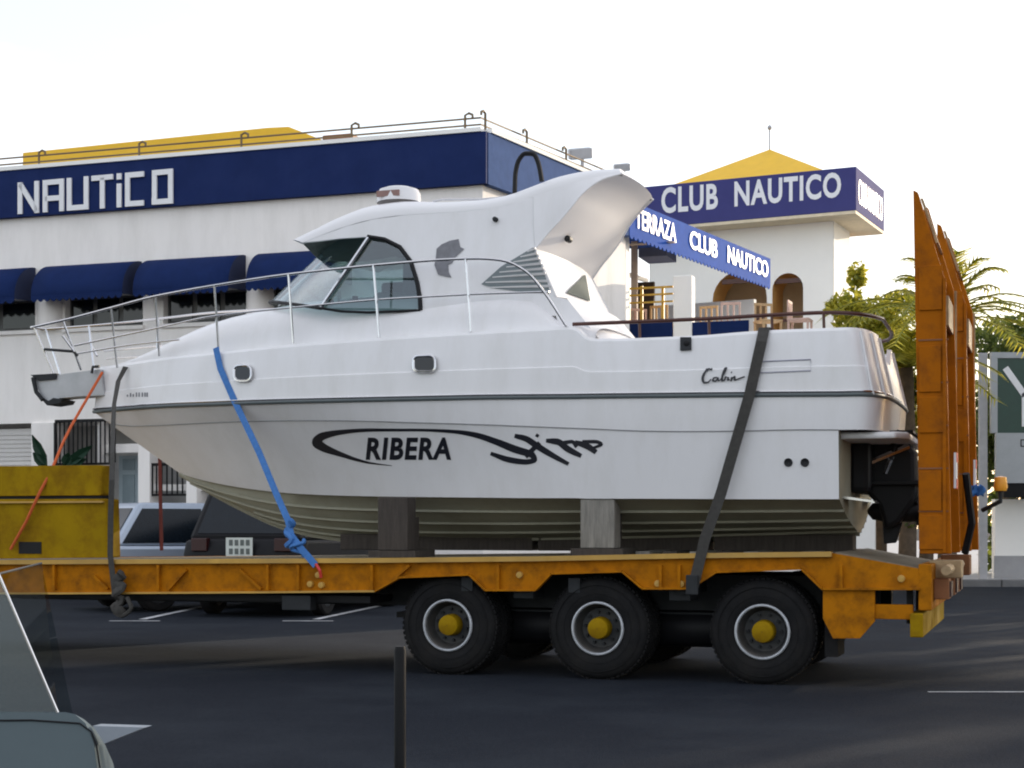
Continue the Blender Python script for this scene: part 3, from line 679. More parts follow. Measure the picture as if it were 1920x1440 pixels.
for a, b in zip(bt, bt[1:]):
    d = (b - a).normalized(); n = Vector((-d.z, 0, d.x)) * .016
    T(MB().prism([a + Vector((0, -.045, 0)), b + Vector((0, -.045, 0)), b + n + Vector((0, -.045, 0)), a + n + Vector((0, -.045, 0))], (0, .044, 0)), 'bottom_flange', lipyel if (b - a).length > 1.0 and random.random() < .8 else orange)
for x in (105, 300, 505, 562, 700, 936, 1240, 1275, 1578):
    p = at(x, 1055); q = at(x, 1108); T(MB().box(p.x - .012, p.x + .012, -.042, -.001, q.z + .01, p.z - .02), 'rib', orange)
def brace(x0, y0, x1, y1):
    a = at(x0, y0); b = at(x1, y1); d = (b - a).normalized(); n = Vector((-d.z, 0, d.x)) * .012
    T(MB().prism([a - n, b - n, b + n, a + n], (0, -.04, 0)), 'brace', orange)
brace(318, 1106, 352, 1068); brace(492, 1104, 452, 1068); brace(735, 1090, 770, 1060); brace(205, 1104, 180, 1080)
for x, y in ((598, 1078), (604, 1097), (1278, 1095), (975, 1078), (1690, 1085), (1234, 1094), (583, 1095)):
    p = at(x, y); T(MB().lathe([(.0, -.035), (.026, -.03), (.03, -.0)], (p.x, 0, p.z), 'y', 12), 'bolt', lipyel, smooth=True)
# deck of long planks, and the chassis rails under it
u_f = at(-260, 1050).x; u_r = at(1560, 1037).x; nz = 9
z_f = at(-260, 1054).z - .006; z_r = at(1560, 1037).z - .006
for k in range(nz):
    y0 = .045 + (TW - .09) * k / nz; y1 = .045 + (TW - .09) * (k + 1) / nz - .014; j = random.uniform(-.006, .004)
    T(MB().add([(u_f, y0, z_f - .05), (u_r, y0, z_r - .05), (u_r, y1, z_r - .05), (u_f, y1, z_f - .05), (u_f, y0, z_f + j), (u_r, y0, z_r + j), (u_r, y1, z_r + j), (u_f, y1, z_f + j)],
      [(0,3,2,1),(4,5,6,7),(0,1,5,4),(1,2,6,5),(2,3,7,6),(3,0,4,7)]), 'plank', wood)
for y0 in (.62, 1.7):
    T(MB().box(u_f, u_r + .3, y0, y0 + .16, .56, .86), 'chassis_rail', dksteel)
for k in range(9):
    u = u_f + .5 + k * .95; T(MB().box(u, u + .1, .05, TW - .05, .72, .84), 'cross_member', dksteel)
# sloping tail with planks
zt0 = at(1560, 1040).z; pt = at(1722, 1068)
for k in range(7):
    y0 = .03 + (TW - .06) * k / 7; y1 = y0 + (TW - .06) / 7 - .02
    T(MB().add([(u_r + .02, y0, z_r - .045), (pt.x, y0, pt.z - .045), (pt.x, y1, pt.z - .045), (u_r + .02, y1, z_r - .045), (u_r + .02, y0, z_r + .012), (pt.x, y0, pt.z + .012), (pt.x, y1, pt.z + .012), (u_r + .02, y1, z_r + .012)],
      [(0,3,2,1),(4,5,6,7),(0,1,5,4),(1,2,6,5),(2,3,7,6),(3,0,4,7)]), 'tail_plank', wood)
# wheels
def wheel(u, y, far=False):
    w = T(MB().lathe([(.215, .03), (.232, .005), (.30, -.002), (.385, .008), (.412, .03), (.424, .06), (.425, .12), (.424, .19), (.412, .22), (.36, .245), (.22, .24)], (0, 0, 0), 'y', 48), 'wheel', rubber, smooth=True, angle=50)
    w.location = (u, y, .425)
    build(MB().lathe([(.202, .012), (.206, -.008), (.214, -.012), (.222, -.008), (.226, .006), (.218, .022)], (0, 0, 0), 'y', 40), 'rim_flange', mat('rim_flange_bright', (.52, .54, .57), .4, metal=.3, var=.25, scale=9, dirt=(.10, .10, .10), dirt_amt=.8), w, smooth=True)
    build(MB().lathe([(.214, .024), (.196, .035), (.178, .10), (.165, .13), (.10, .135), (.07, .12), (.01, .12)], (0, 0, 0), 'y', 40), 'rim', rimm, w, smooth=True, angle=30)
    build(MB().lathe([(.003, -.012), (.055, -.010), (.085, .006), (.09, .04), (.095, .125)], (0, 0, 0), 'y', 24), 'hub_cap', mustard, w, smooth=True)
    for k in range(10):
        t = 6.283 * k / 10; build(MB().lathe([(.001, .10), (.013, .10), (.014, .135)], (math.cos(t) * .135, 0, math.sin(t) * .135), 'y', 6), 'wheel_nut', dksteel, w)
    for rr in (.29, .36): build(MB().tube([(math.cos(6.283*k/48)*rr, -.0015, math.sin(6.283*k/48)*rr) for k in range(48)], .004, 5, closed=True), 'sidewall_ring', rubber, w)
    mb = MB()
    for k in range(60):
        t = 6.283 * k / 60
        for j, yy in enumerate((.045, .10, .15)):
            a = t + (.03 if j % 2 else 0); c, s = math.cos(a), math.sin(a); r0 = .42; r1 = .4335; dw = .016; tx, tz = -s * dw, c * dw
            vs = [(c*r0 - tx, yy, s*r0 - tz), (c*r0 + tx, yy, s*r0 + tz), (c*r0 + tx, yy + .042, s*r0 + tz), (c*r0 - tx, yy + .042, s*r0 - tz)]
            vs += [(c*r1 - tx, yy, s*r1 - tz), (c*r1 + tx, yy, s*r1 + tz), (c*r1 + tx, yy + .042, s*r1 + tz), (c*r1 - tx, yy + .042, s*r1 - tz)]
            mb.add(vs, [(4,5,6,7),(0,1,5,4),(1,2,6,5),(2,3,7,6),(3,0,4,7)])
    tr = build(mb, 'tread', rubber, w); tr['kind'] = 'stuff'
    return w
first = None
wus = [at(x, 1181, .05).x for x in (1429, 1120, 839)]
for u in wus:
    for y in (.05, .33, TW - .58, TW - .30):
        if first is None: first = wheel(u, y)
        else:
            c = dup(first, trailer); c.location = (u, y, .425); c.rotation_euler = (0, random.uniform(0, .6), 0)
    T(MB().tube([(u, .3, .425), (u, TW - .3, .425)], .06, 10), 'axle', dksteel)
for u in [(a + b) / 2 for a, b in zip(wus, wus[1:])]:
    T(MB().box(u - .09, u + .09, .1, .4, .66, .78), 'suspension_bracket', dksteel, bevel=.01)
    T(MB().box(u - .45, u + .45, .62, .70, .42, .54), 'leaf_spring', dksteel)
T(MB().box(wus[2] - .7, wus[0] + .6, .6, TW - .6, .45, .5), 'shading_under_tray', blackp)
T(MB().box(u_f, wus[2] - .75, .12, TW - .12, .60, .66), 'shading_under_tray', blackp)  # front underframe tray, made full width to darken the ground beneath
for k, u in enumerate([(p_ + q_) / 2 for p_, q_ in zip(wus, wus[1:])]):
    for y in (.72, TW - .72):
        T(MB().lathe([(.01, -.36), (.13, -.35), (.16, -.31), (.16, .31), (.13, .35), (.01, .36)], (u, y, .40), 'x', 20), 'shading_tank', blackp, smooth=True)  # black tanks added to block light between the wheels
for u in wus:
    for y in (.66, TW - .66): T(MB().lathe([(.01, -.09), (.12, -.08), (.13, .0), (.12, .08), (.01, .09)], (u + .18, y, .5), 'x', 16), 'brake_chamber', dksteel, smooth=True)
    T(MB().box(u - .12, u + .12, .62, TW - .62, .28, .40), 'axle_beam', blackp, bevel=.02)
# stake pockets / drop legs under the front beam
for x0, x1 in ((528, 582),):
    p = at(x0, 1112); q = at(x1, 1145); T(MB().box(p.x, q.x, .0, .12, q.z, p.z - .02), 'pocket', dksteel, bevel=.008)
# rear: corner plate, mudflap, bumper, lamps
cp = [at(x, y, -.005) for x, y in ((1543, 1107), (1640, 1107), (1640, 1165), (1612, 1197), (1562, 1197), (1543, 1160))]
T(MB().prism(cp, (0, .06, 0)), 'corner_plate', orange)
p = at(1547, 1150, .1); q = at(1572, 1232, .1); T(MB().box(p.x, q.x, .08, .5, q.z, p.z), 'mud_flap', rubber)
a = at(1640, 1133, .02); b = at(1712, 1162, .02); T(MB().box(a.x, b.x, .02, .10, b.z, a.z), 'bumper_arm', orange, bevel=.006)
a = at(1706, 1163, -.05); b = at(1742, 1196, -.05)
T(MB().box(a.x, a.x + .10, -.05, TW + .05, b.z, at(1706, 1150, -.05).z), 'underrun_bar', mustard, bevel=.01)
for y in (.25, 1.2, 2.2): T(MB().box(a.x - .05, a.x - .004, y, y + .08, at(1706, 1150, -.05).z - .1, .85), 'bar_bracket', dksteel)
ub = at(1722, 1080).x
T(MB().box(ub, ub + .10, .0, TW, .62, .98), 'rear_cross_beam', orange, bevel=.01)
for y in (.2, 1.0, 1.7): 
    T(MB().box(ub + .101, ub + .22, y, y + .28, .70, .86), 'tail_lamp_box', brownm, bevel=.008)
    T(MB().box(ub + .222, ub + .235, y + .02, y + .26, .72, .84), 'tail_lamp', redlens)
T(MB().tube([(ub + .2, .1, .93), (ub + .24, 1.2, .95), (ub + .2, 2.4, .93)], .04, 8), 'hinge_tube', plyw)
T(MB().box(ub + .05, ub + .30, .45, .75, .86, 1.0), 'hinge_block', plyw, bevel=.01)
T(MB().box(ub + .05, ub + .30, 1.9, 2.2, .84, 1.02), 'hinge_block', brownm, bevel=.01)
# raised loading ramps
def ramp(y0, du, wd):
    r = empty('ramp'); r.parent = trailer
    f0 = at(1712, 360, 0).x + du; zz = lambda py: at(1712, py, 0).z
    zT, zM, zL = zz(356), zz(525), 1.06
    th = at(1771, 600, 0).x - at(1712, 600, 0).x; sk = .05
    def bm(yy, t, name='side_rail'):
        poly = [Vector((f0 + .05, yy, zL)), Vector((f0 + .05 + th, yy, zL)), Vector((f0 + th, yy, zM)), Vector((f0 + .035, yy, zT - .02)), Vector((f0, yy, zT))]
        return build(MB().prism([p + Vector((sk * yy, 0, 0)) for p in poly], (sk * t, t, 0)), name, orange2, r, bevel=.006)
    for yy in (y0, y0 + wd - .05): bm(yy, .05)
    for py in (640, 720, 800, 880, 960):                      # joint seams on the near plate
        z = zz(py); build(MB().box(f0 + .04 + sk*y0, f0 + .03 + th + sk*y0, y0 - .006, y0 - .001, z, z + .012), 'weld_seam', brownm, r)
    for pa_, pb2, wf in ((500, 583, .74), (650, 736, .70), (745, 812, .86), (884, 958, .72), (966, 1030, .80)):      # doubler plates welded on the near face
        build(MB().box(f0 + .045 + sk*y0, f0 + .045 + th * wf + sk*y0, y0 - .014, y0 - .001, zz(pb2), zz(pa_)), 'doubler_plate', orange2, r, bevel=.004)
    build(MB().box(f0 + th + sk*y0 - .012, f0 + th + sk*y0 + .012, y0 - .02, y0 - .001, 1.07, zM), 'edge_flange', orange2, r)
    build(MB().box(f0 + th + sk*(y0+wd) - .012, f0 + th + sk*(y0+wd) + .018, y0 + wd + .001, y0 + wd + .02, 1.07, zM), 'edge_flange', plyw, r)
    hs = [(zz(612), zz(556)), (zz(417), zz(366))]
    for k in range(12):
        z = 1.16 + k * .225
        if z > zM + .1: break
        build(MB().box(f0 + .06 + sk*y0, f0 + th - .02 + sk*y0, y0 + .051, y0 + wd - .051, z, z + .05), 'rung', orange2, r)
    build(MB().box(f0 + th + sk*y0 + .004, f0 + th + .03 + sk*y0, y0 + .03, y0 + wd - .03, zz(612), zz(556)), 'cross_plate', plyw, r, bevel=.004)
    a0, a1_ = f0 + .03 + sk*y0, f0 + th * .62 + sk*y0
    build(MB().prism([Vector((a0 + .02, y0 + .06, zz(370))), Vector((a1_ + .02, y0 + .06, zz(455))), Vector((a1_ + .02, y0 + wd - .06, zz(455))), Vector((a0 + .02, y0 + wd - .06, zz(370)))], (.02, 0, 0)), 'tip_plate', plyw, r)
    xm = f0 + th + .05 + sk*y0
    build(MB().box(f0 + .10 + sk*y0, f0 + .13 + sk*y0, y0 + .06, y0 + wd - .06, 1.1, zM), 'web_plate', orange2, r)
    mk = build(MB().box(xm + .012, xm + .03, y0 + wd * .2, y0 + wd * .2 + .16, zz(915), zz(848)), 'marker_board', letterw, r)
    for a_, b_ in ((848, 866), (898, 916)):
        build(MB().box(xm + .031, xm + .034, y0 + wd * .2, y0 + wd * .2 + .16, zz(b_), zz(a_)), 'marker_stripe', redw, mk)
    return r
ramp(.0, 0, .70); ramp(1.48, .01, .70)
T(MB().tube([(ub + .32, .75, 1.7), (ub + .36, .9, 1.3), (ub + .3, 1.0, 1.05)], .03, 6), 'hydraulic_hose', blackp)
p = at(1876, 914, 1.9); bc = T(MB().lathe([(.001, .10), (.05, .09), (.06, .0), (.05, -.03)], p, 'z', 16), 'beacon', amber, smooth=True)
build(MB().tube([p + Vector((0, 0, -.03)), p + Vector((0, 0, -.12)), Vector((ub + .4, 2.0, p.z - .2))], .02, 6), 'beacon_arm', dksteel, bc)
tag(FT.place(build(MB().grid([[at(1816 + 6*i + 3*math.sin(k*1.7+i), 908 + 5*k + (3 if i % 2 else 0), 1.6 + .03*math.sin(i*2+k)) for i in range(6)] for k in range(5)]), 'blue_rag', strapbl, thick=.01, smooth=True)), 'small blue rag tied between the upright ramps', 'rag')
# gooseneck step at the front
g1 = [at(x, y, .0) for x, y in ((-260, 937), (200, 935), (203, 1046), (-260, 1050))]
gn = T(MB().prism(g1, (0, .22, 0)), 'gooseneck', mustard, bevel=.02)
g2 = [at(x, y, .02) for x, y in ((-260, 876), (190, 872), (190, 929), (-260, 932))]
build(MB().prism(g2, (0, .2, 0)), 'upper_box', mustard, gn, bevel=.02)
a = at(-260, 940, .03); b = at(188, 924, .03); build(MB().box(a.x, b.x, .05, .2, a.z - .01, b.z), 'spacer', blackp, gn)
a = at(36, 1038, -.0); b = at(78, 1016, 0); build(MB().box(a.x, b.x, -.006, -.002, a.z, b.z), 'socket', blackp, gn)
a = at(-260, 945, 0); b = at(196, 939, 0); build(MB().box(a.x, b.x, -.03, -.002, a.z, b.z + .0), 'edge_lip', lipyel, gn)
# timber stands that hold the hull
def stand(x0, x1, y0, y1, m, wdep, label):
    a = at(x0, y1, wdep); b = at(x1, y0, wdep); zt_ = b.z; zb_ = z_f + (z_r - z_f) * (a.x - u_f) / (u_r - u_f) + .005
    o = build(MB().box(a.x, b.x, wdep, wdep + .2, zb_ + .06, zt_), 'timber_stand', m, bevel=.008); FT.place(o); tag(o, label, 'timber', 'timber stands under the hull')
    build(MB().box(a.x - .08, b.x + .08, wdep - .02, wdep + .45, zb_, zb_ + .058), 'foot_board', wooddk, o)
    build(MB().box(a.x + .02, b.x - .02, wdep + .201, wdep + .32, zb_ + .06, zb_ + .35), 'backing_block', wooddk, o)
stand(708, 764, 932, 1042, wooddk, .10, 'dark timber upright under the hull, nearer the bow')
stand(1088, 1152, 936, 1025, wood2, .10, 'pale grey timber upright under the middle of the hull')
for k, (x0, x1) in enumerate(((640, 1000), (1010, 1330), (1340, 1600))):
    a = at(x0, 1030, 1.15); b = at(x1, 1030, 1.15); o = build(MB().box(a.x, b.x, 1.12, 1.38, 1.05, 1.20), 'keel_timber', wooddk, bevel=.01); FT.place(o)
    tag(o, ('dark timber lying under the front part of the keel', 'dark timber lying under the middle of the keel', 'dark timber lying under the keel near the stern')[k], 'timber', 'timbers under the keel')
for k in range(9):
    u = at(1150 + 50*k, 1030, .5).x
    o = build(MB().box(u, u + .12, .35, 2.15, 1.035 , 1.062), 'cross_batten', wood2 if k % 2 else wooddk); FT.place(o); o.rotation_euler.z += 0
    tag(o, ('first', 'second', 'third', 'fourth', 'fifth', 'sixth', 'seventh', 'eighth', 'ninth')[k] + ' flat timber batten across the deck, counted aft from the pale upright', 'batten', 'battens under the aft hull')

# ------------------------------------------------------------------ the boat
boat = FT.root('cabin_cruiser', 'white cabin cruiser with black RIBERA lettering on the trailer', 'boat')
C = 1.30
def Bp(x, y, b): return at(x, y, C - b)
def BB(mb, name, m, parent=None, **k): return build(mb, name, m, parent or boat, **k)
deck_r = [(1560,615,1.24),(1475,618,1.25),(1400,622,1.25),(1300,630,1.26),(1200,634,1.26),(1108,635,1.26),(1070,612,1.26),(1000,616,1.25),(900,622,1.24),(800,628,1.21),(655,638,1.13),(530,648,.99),(415,660,.78),(320,670,.53),(250,680,.28),(186,690,.0)]
rub_r  = [(1572,740,1.28),(1480,740.5,1.29),(1400,741,1.30),(1300,742,1.31),(1200,743,1.31),(1105,744,1.31),(1075,744.5,1.31),(1000,745,1.30),(900,746,1.29),(800,748,1.26),(650,751,1.18),(520,754,1.04),(400,758,.83),(300,762,.56),(232,767,.29),(176,772,.0)]
str_r  = [(1572,806,1.265),(1480,806,1.275),(1400,808,1.28),(1300,809,1.29),(1200,808,1.29),(1105,804,1.29),(1075,803,1.285),(1000,800,1.275),(900,796,1.25),(800,793,1.21),(655,789,1.10),(530,789,.92),(415,792,.68),(315,797,.42),(252,799,.20),(206,795,.0)]
chi_r  = [(1573,936,1.22),(1480,936,1.23),(1400,936,1.23),(1300,935.5,1.23),(1200,935,1.22),(1105,935,1.21),(1075,934,1.20),(1000,934,1.15),(900,933,1.06),(800,932,.93),(665,930,.68),(560,926,.47),(478,918,.30),(415,908,.17),(370,898,.07),(338,888,.0)]
kee_r  = [(1612,1000,0),(1515,1003,0),(1430,1006,0),(1330,1009,0),(1230,1012,0),(1140,1014,0),(1110,1015,0),(1030,1017,0),(930,1019,0),(830,1019,0),(705,1016,0),(612,1007,0),(530,988,0),(460,957,0),(392,921,0),(338,888,0)]
def curve(rows, sub=4):
    P = [Bp(*r) for r in rows]; return smooth_pts(P, sub)
dk, rb, st, ch, ke = [curve(r) for r in (deck_r, rub_r, str_r, chi_r, kee_r)]
N = len(dk)
def mix(a, b, t): return a * (1 - t) + b * t
def mir(p): return Vector((p.x, 2 * C - p.y, p.z))
bowness = [max(0, (i / (N - 1) - .45) / .55) for i in range(N)]
def skin(rows, name, m, parent=None, **k):
    mb = MB(); mb.grid(rows); mb.grid([[mir(p) for p in r] for r in rows]); return BB(mb, name, m, parent, smooth=True, **k)
# lower hull: topside, bottom, transom
tops = []
for f in (0, .15, .3, .45, .6, .75, .9, 1.0):
    row = []
    for i in range(N):
        p = mix(st[i], ch[i], f); p.y += .10 * bowness[i] * (1 - bowness[i]) * 4 * f * (1 - f) * .6; row.append(p)
    tops.append(row)
hull = skin(tops, 'hull_side', gel, angle=60)
botr = []
for f in (0, .04, .2, .4, .6, .8, 1.0):
    row = []
    for i in range(N):
        p = mix(ch[i], ke[i], f)
        if f == .04: p = ch[i] + Vector((0, min(.05, (ke[i].y - ch[i].y) * .3), -.004))
        p.z -= .035 * math.sin(math.pi * f) * (1 if f > .1 else 0); row.append(p)
    botr.append(row)
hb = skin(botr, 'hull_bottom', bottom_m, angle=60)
for f in (.22, .45, .66, .86):
    for s in (0, 1):
        pts = []
        for i in range(0, int(N * (.97 - .12 * (f > .6)))):
            p = mix(ch[i], ke[i], f); p.z -= .035 * math.sin(math.pi * f) + .006; p.y -= .008; pts.append(mir(p) if s else p)
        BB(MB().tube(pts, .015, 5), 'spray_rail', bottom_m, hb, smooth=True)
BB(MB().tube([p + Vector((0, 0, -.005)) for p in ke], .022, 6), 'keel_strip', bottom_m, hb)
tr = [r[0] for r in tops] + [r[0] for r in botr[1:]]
BB(MB().grid([tr, [mir(p) for p in tr]]), 'transom', bottom_m)  # darker bottom colour used here to paint in the shade at the stern
# upper moulding with rounded stern
def stern_ext(p0, depth, n=12):
    out = []; b0 = C - p0.y
    for k in range(n, 0, -1):
        th = math.pi / 2 * k / n; e = .55
        out.append(Vector((p0.x + depth * (math.sin(th) ** e if k else 0), C - b0 * max(0, math.cos(th)) ** e, p0.z)))
    return out
def full(row, depth): return stern_ext(row[0], depth) + row
stF = full(st, .35); rbF = full(rb, .37); dkF = full([p.copy() for p in dk], .30)
NF = len(stF); nS = NF - N
for i in range(nS):                                                    # dip in the middle of the stern for the boarding gate
    b = C - dkF[i].y
    if b < .55: dkF[i].z -= .16 * min(1, (.55 - b) / .12)
up = [stF, [mix(a, b, .5) + Vector((0, -.004, 0)) for a, b in zip(stF, rbF)], rbF]
BB(MB().grid(up).grid([[mir(p) for p in r] for r in up]), 'hull_band', gel, smooth=True, angle=50)
kn = []
for i in range(NF):
    f = .42; p = mix(rbF[i], dkF[i], f); p.y -= .018 * min(1, (C - p.y) / .6); kn.append(p)
upper = [rbF, [mix(a, b, .5) for a, b in zip(rbF, kn)], kn, [mix(a, b, .03) + Vector((0, .010, 0)) for a, b in zip(kn, dkF)], [mix(a, b, .55) for a, b in zip(kn, dkF)], [mix(a, b, .93) for a, b in zip(kn, dkF)], [p + Vector((0, .02 if C - p.y > .02 else 0, .004)) for p in dkF]]
bul = BB(MB().grid(upper).grid([[mir(p) for p in r] for r in upper]), 'bulwark', gel, smooth=True, angle=28)
for i_, rr_ in ((nS - 4, .012), (nS - 7, .014), (nS - 10, .010)):
    for s in (0, 1):
        col = [r[i_] + Vector((.006, -.006, 0)) for r in upper[:-1]]; BB(MB().tube([mir(p) for p in col] if s else col, rr_, 6), 'stern_moulding', gel, smooth=True)
loop = rbF + [mir(p) for p in reversed(rbF[1:-1])]
BB(MB().tube(loop, .020, 8, closed=True, flat=.9), 'rub_rail', rubm, smooth=True)
def inb(p, d):                                                         # move a point towards the centre line
    b = C - p.y; return Vector((p.x, C - max(0, b - d), p.z))
loop2 = [Vector((p.x, p.y - .012, p.z + .026)) for p in rbF]; BB(MB().tube(loop2, .008, 6), 'rub_strip', steel, smooth=True)
BB(MB().tube([p + Vector((0, -.002, 0)) for p in st], .005, 5), 'pinstripe', linem)
# cockpit: coaming cap, inner wall, floor
iA = nS + 5 * 4
zfl = dk[0].z - .62
capr = [p + Vector((0, .02 if C - p.y > .02 else 0, .004)) for p in dkF[:iA + 1]]
def shrink(p, s, d=0): return Vector((dkF[nS].x + (p.x - dkF[nS].x) * s - d, C - (C - p.y) * s, p.z))
ring1 = [shrink(p, .89) for p in capr]
inner = [[p.copy() for p in capr], ring1, [Vector((p.x, C - (C - p.y) * .97, zfl)) for p in ring1], [Vector((p.x, C, zfl)) for p in ring1]]
BB(MB().grid(inner).grid([[mir(p) for p in r] for r in inner]), 'cockpit_liner', gelr, smooth=True, angle=35)
# foredeck and cabin trunk
crown_px = [(186,690),(215,684),(250,673),(300,652),(340,634),(400,608),(440,596),(500,584),(560,573),(620,566),(700,561),(800,556),(900,552),(1000,549),(1060,560),(1110,630)]
cr = [(q.x, q.z) for q in [Bp(x, y, .12) for x, y in crown_px]]
trunk = []
for i in range(5 * 4, N):
    p = dk[i] + Vector((0, .02 if C - dk[i].y > .02 else 0, .004)); b = C - p.y; zc = max(p.z + .004, lerp_curve(cr, p.x)); h = zc - p.z
    fr = i / (N - 1); sd = min(.12, b * .22) * (1 - max(0, fr - .7) / .3)
    row = [p, Vector((p.x, p.y + sd * .5, p.z + .006)), Vector((p.x, p.y + sd, p.z + .008))]; bb = b - sd
    for k in range(1, 9):
        ph = math.pi / 2 * k / 8; ex = .62 + .38 * bowness[i]
        row.append(Vector((p.x, C - bb * (max(0, math.cos(ph)) ** ex) , p.z + .008 + (h - .008) * math.sin(ph) ** .8)))
    trunk.append(row)
trk = BB(MB().grid(trunk).grid([[mir(p) for p in r] for r in trunk]), 'foredeck', gel, smooth=True, angle=50)
# cabin side panels (planar, leaning in), window opening left free
zb0 = Bp(790, 578, .97).z; zt0_ = Bp(800, 400, .86).z
def side(x, y):
    b = .95
    for _ in range(4):
        z = Bp(x, y, b).z; b = .98 - .13 * (z - zb0) / (zt0_ - zb0)
    return Bp(x, y, b)
edge_top = [(567,455),(600,442),(650,424),(700,411),(760,403),(830,399),(900,393),(950,385),(1000,369),(1040,355),(1080,342),(1120,331),(1165,325)]
win_arch = [(690,444),(722,449),(750,463),(771,491),(783,530),(788,560),(789,582)]
crease = [(1042,556),(1003,466),(1024,440),(1050,412),(1072,386),(1092,362),(1125,338),(1165,325)]
outline = [(567,455)] + edge_top[1:9] + [(1003,466),(1042,556),(1064,561),(1134,648),(1060,648),(1042,592),(900,592),(789,592)] + list(reversed(win_arch)) + [(640,447),(600,452)]
poly = [side(x, y) for x, y in outline]
off = Vector((0, .035, 0))
for s in (0, 1):
    pp = [mir(p) for p in poly] if s else poly
    BB(MB().prism(pp, -off if s else off), 'cabin_side', gel, bevel=.004)
# hardtop roof
sil = [(567,452),(600,429),(650,402),(700,383),(760,375),(830,377),(900,374),(950,366),(1000,348),(1040,336),(1080,327),(1120,322),(1168,320)]
roof = []
eb = {1040: .84, 1080: .78, 1120: .70, 1165: .58}
etop = [Bp(x, y, eb[x]) if x in eb else side(x, y) for x, y in edge_top]
es = smooth_pts(etop, 3); sm = smooth_pts([Bp(x, y, .52 if x < 1010 else .52 - (x - 1000) * .0014) for x, y in sil], 3)
for i, (e, s_pt) in enumerate(zip(es, sm)):
    be = C - e.y; t_ = i / (len(es) - 1); pinch = 1 if i > 3 else .55 + .45 * i / 3
    h = max(.004, s_pt.z - e.z); row = []
    for k in range(0, 10):
        ph = math.pi / 2 * k / 9
        bb = be * max(0, math.cos(ph)) ** .7
        row.append(Vector((e.x + (s_pt.x - e.x) * math.sin(ph) - (0.18 * (1 - pinch) * math.sin(ph)), C - bb, e.z + h * 1.03 * math.sin(ph) ** .85)))
    roof.append(row)
BB(MB().grid(roof).grid([[mir(p) for p in r] for r in roof]), 'hardtop', gelr, smooth=True, angle=50)
under = [[Vector((r[0].x, r[0].y + .02, r[0].z - .012)), Vector((r[-1].x, C, r[0].z - .006))] for r in roof]
BB(MB().grid(under).grid([[mir(p) for p in r] for r in under]), 'headliner', interior)
# swept arch: side blade up to the crease, then the full width aft screen behind it
cb_ = {1024: .885, 1050: .865, 1072: .84, 1092: .80, 1125: .72, 1165: .58}
cpts = [Bp(x, y, cb_[x]) if x in cb_ else side(x, y) for x, y in crease]
lo_ = smooth_pts(cpts[1:], 4); hi_ = smooth_pts(etop[8:], 6)
def resample(P, n):
    L = [0.0]
    for p, q in zip(P, P[1:]): L.append(L[-1] + (q - p).length)
    out = []
    for k in range(n):
        s = L[-1] * k / (n - 1); j = max(i for i in range(len(L)) if L[i] <= s + 1e-9); j = min(j, len(P) - 2)
        out.append(mix(P[j], P[j+1], (s - L[j]) / max(1e-9, L[j+1] - L[j])))
    return out
lo_, hi_ = resample(lo_, 22), resample(hi_, 22)
blade = [[mix(h, l, f) + Vector((0, -.012 * math.sin(math.pi * f) * (1 - k / 21), 0)) for f in (0, .25, .5, .75, 1)] for k, (h, l) in enumerate(zip(hi_, lo_))]
for s in (0, 1): BB(MB().grid([[mir(p) for p in r] for r in blade] if s else blade), 'arch_blade', gel, smooth=True, angle=50)
cs_ = smooth_pts(cpts[:2], 5)[:-1] + smooth_pts(cpts[1:], 4)
scr = []
for p in cs_:
    b = C - p.y; scr.append([Vector((p.x + .10 * b * math.sin(math.pi * f) ** .8, p.y + 2 * b * f, p.z)) for f in [k / 14 for k in range(15)]])
BB(MB().grid(scr), 'aft_screen', gelr, smooth=True, angle=45)
for s in (0, 1):
    e_ = [mir(p) for p in cs_] if s else cs_; BB(MB().tube([p + Vector((.004, 0, 0)) for p in e_], .010, 6), 'screen_edge', gel, smooth=True)
rear = roof[-1]; z0e = rear[0].z; tp_ = scr[-1]
def on_top(y):
    f = (y - tp_[0].y) / (tp_[-1].y - tp_[0].y); f = min(1, max(0, f)); j = min(13, int(f * 14)); return mix(tp_[j], tp_[j+1], f * 14 - j)
cap_rows = [rear, [on_top(p.y) for p in rear]]
BB(MB().grid(cap_rows).grid([[mir(p) for p in r] for r in cap_rows]), 'spoiler', gelr, smooth=True, angle=45)
bh = [scr[0], [Vector((p.x + .10, p.y, p.z - .02)) for p in scr[0]], [Vector((p.x + .42, p.y, p.z - .42)) for p in scr[0]], [Vector((p.x + .45, p.y, zfl)) for p in scr[0]]]
BB(MB().grid(bh), 'cockpit_bulkhead', gelr, smooth=True, angle=30)
def bvh_of(rows):
    v = [p for r in rows for p in r]; n = len(rows[0]); return BVHTree.FromPolygons(v, [(i*n + k, i*n + k + 1, (i+1)*n + k + 1, (i+1)*n + k) for i in range(len(rows) - 1) for k in range(n - 1)])
scr_bvh = bvh_of(scr)
def on_scr(x, y, lift=.006):
    d = FT.dir(x, y).normalized(); h = scr_bvh.ray_cast(FT.eye, d)
    if h[0] is None: return Bp(x, y, 0)
    n = h[1] if h[1].dot(d) < 0 else -h[1]; return h[0] + n * lift
aw = [[on_scr(x0 + (x1 - x0) * f / 6, y0 + (y1 - y0) * f / 6, .012) for f in range(7)] for (x0, y0), (x1, y1) in (((1092, 517), (1096, 517)), ((1082, 528), (1099, 532)), ((1070, 539), (1102, 549)), ((1060, 550), (1105, 566)))]
BB(MB().grid(aw), 'aft_window', mat('aft_window_grey', (.075, .095, .09), .7, spec=.1), normals=False)
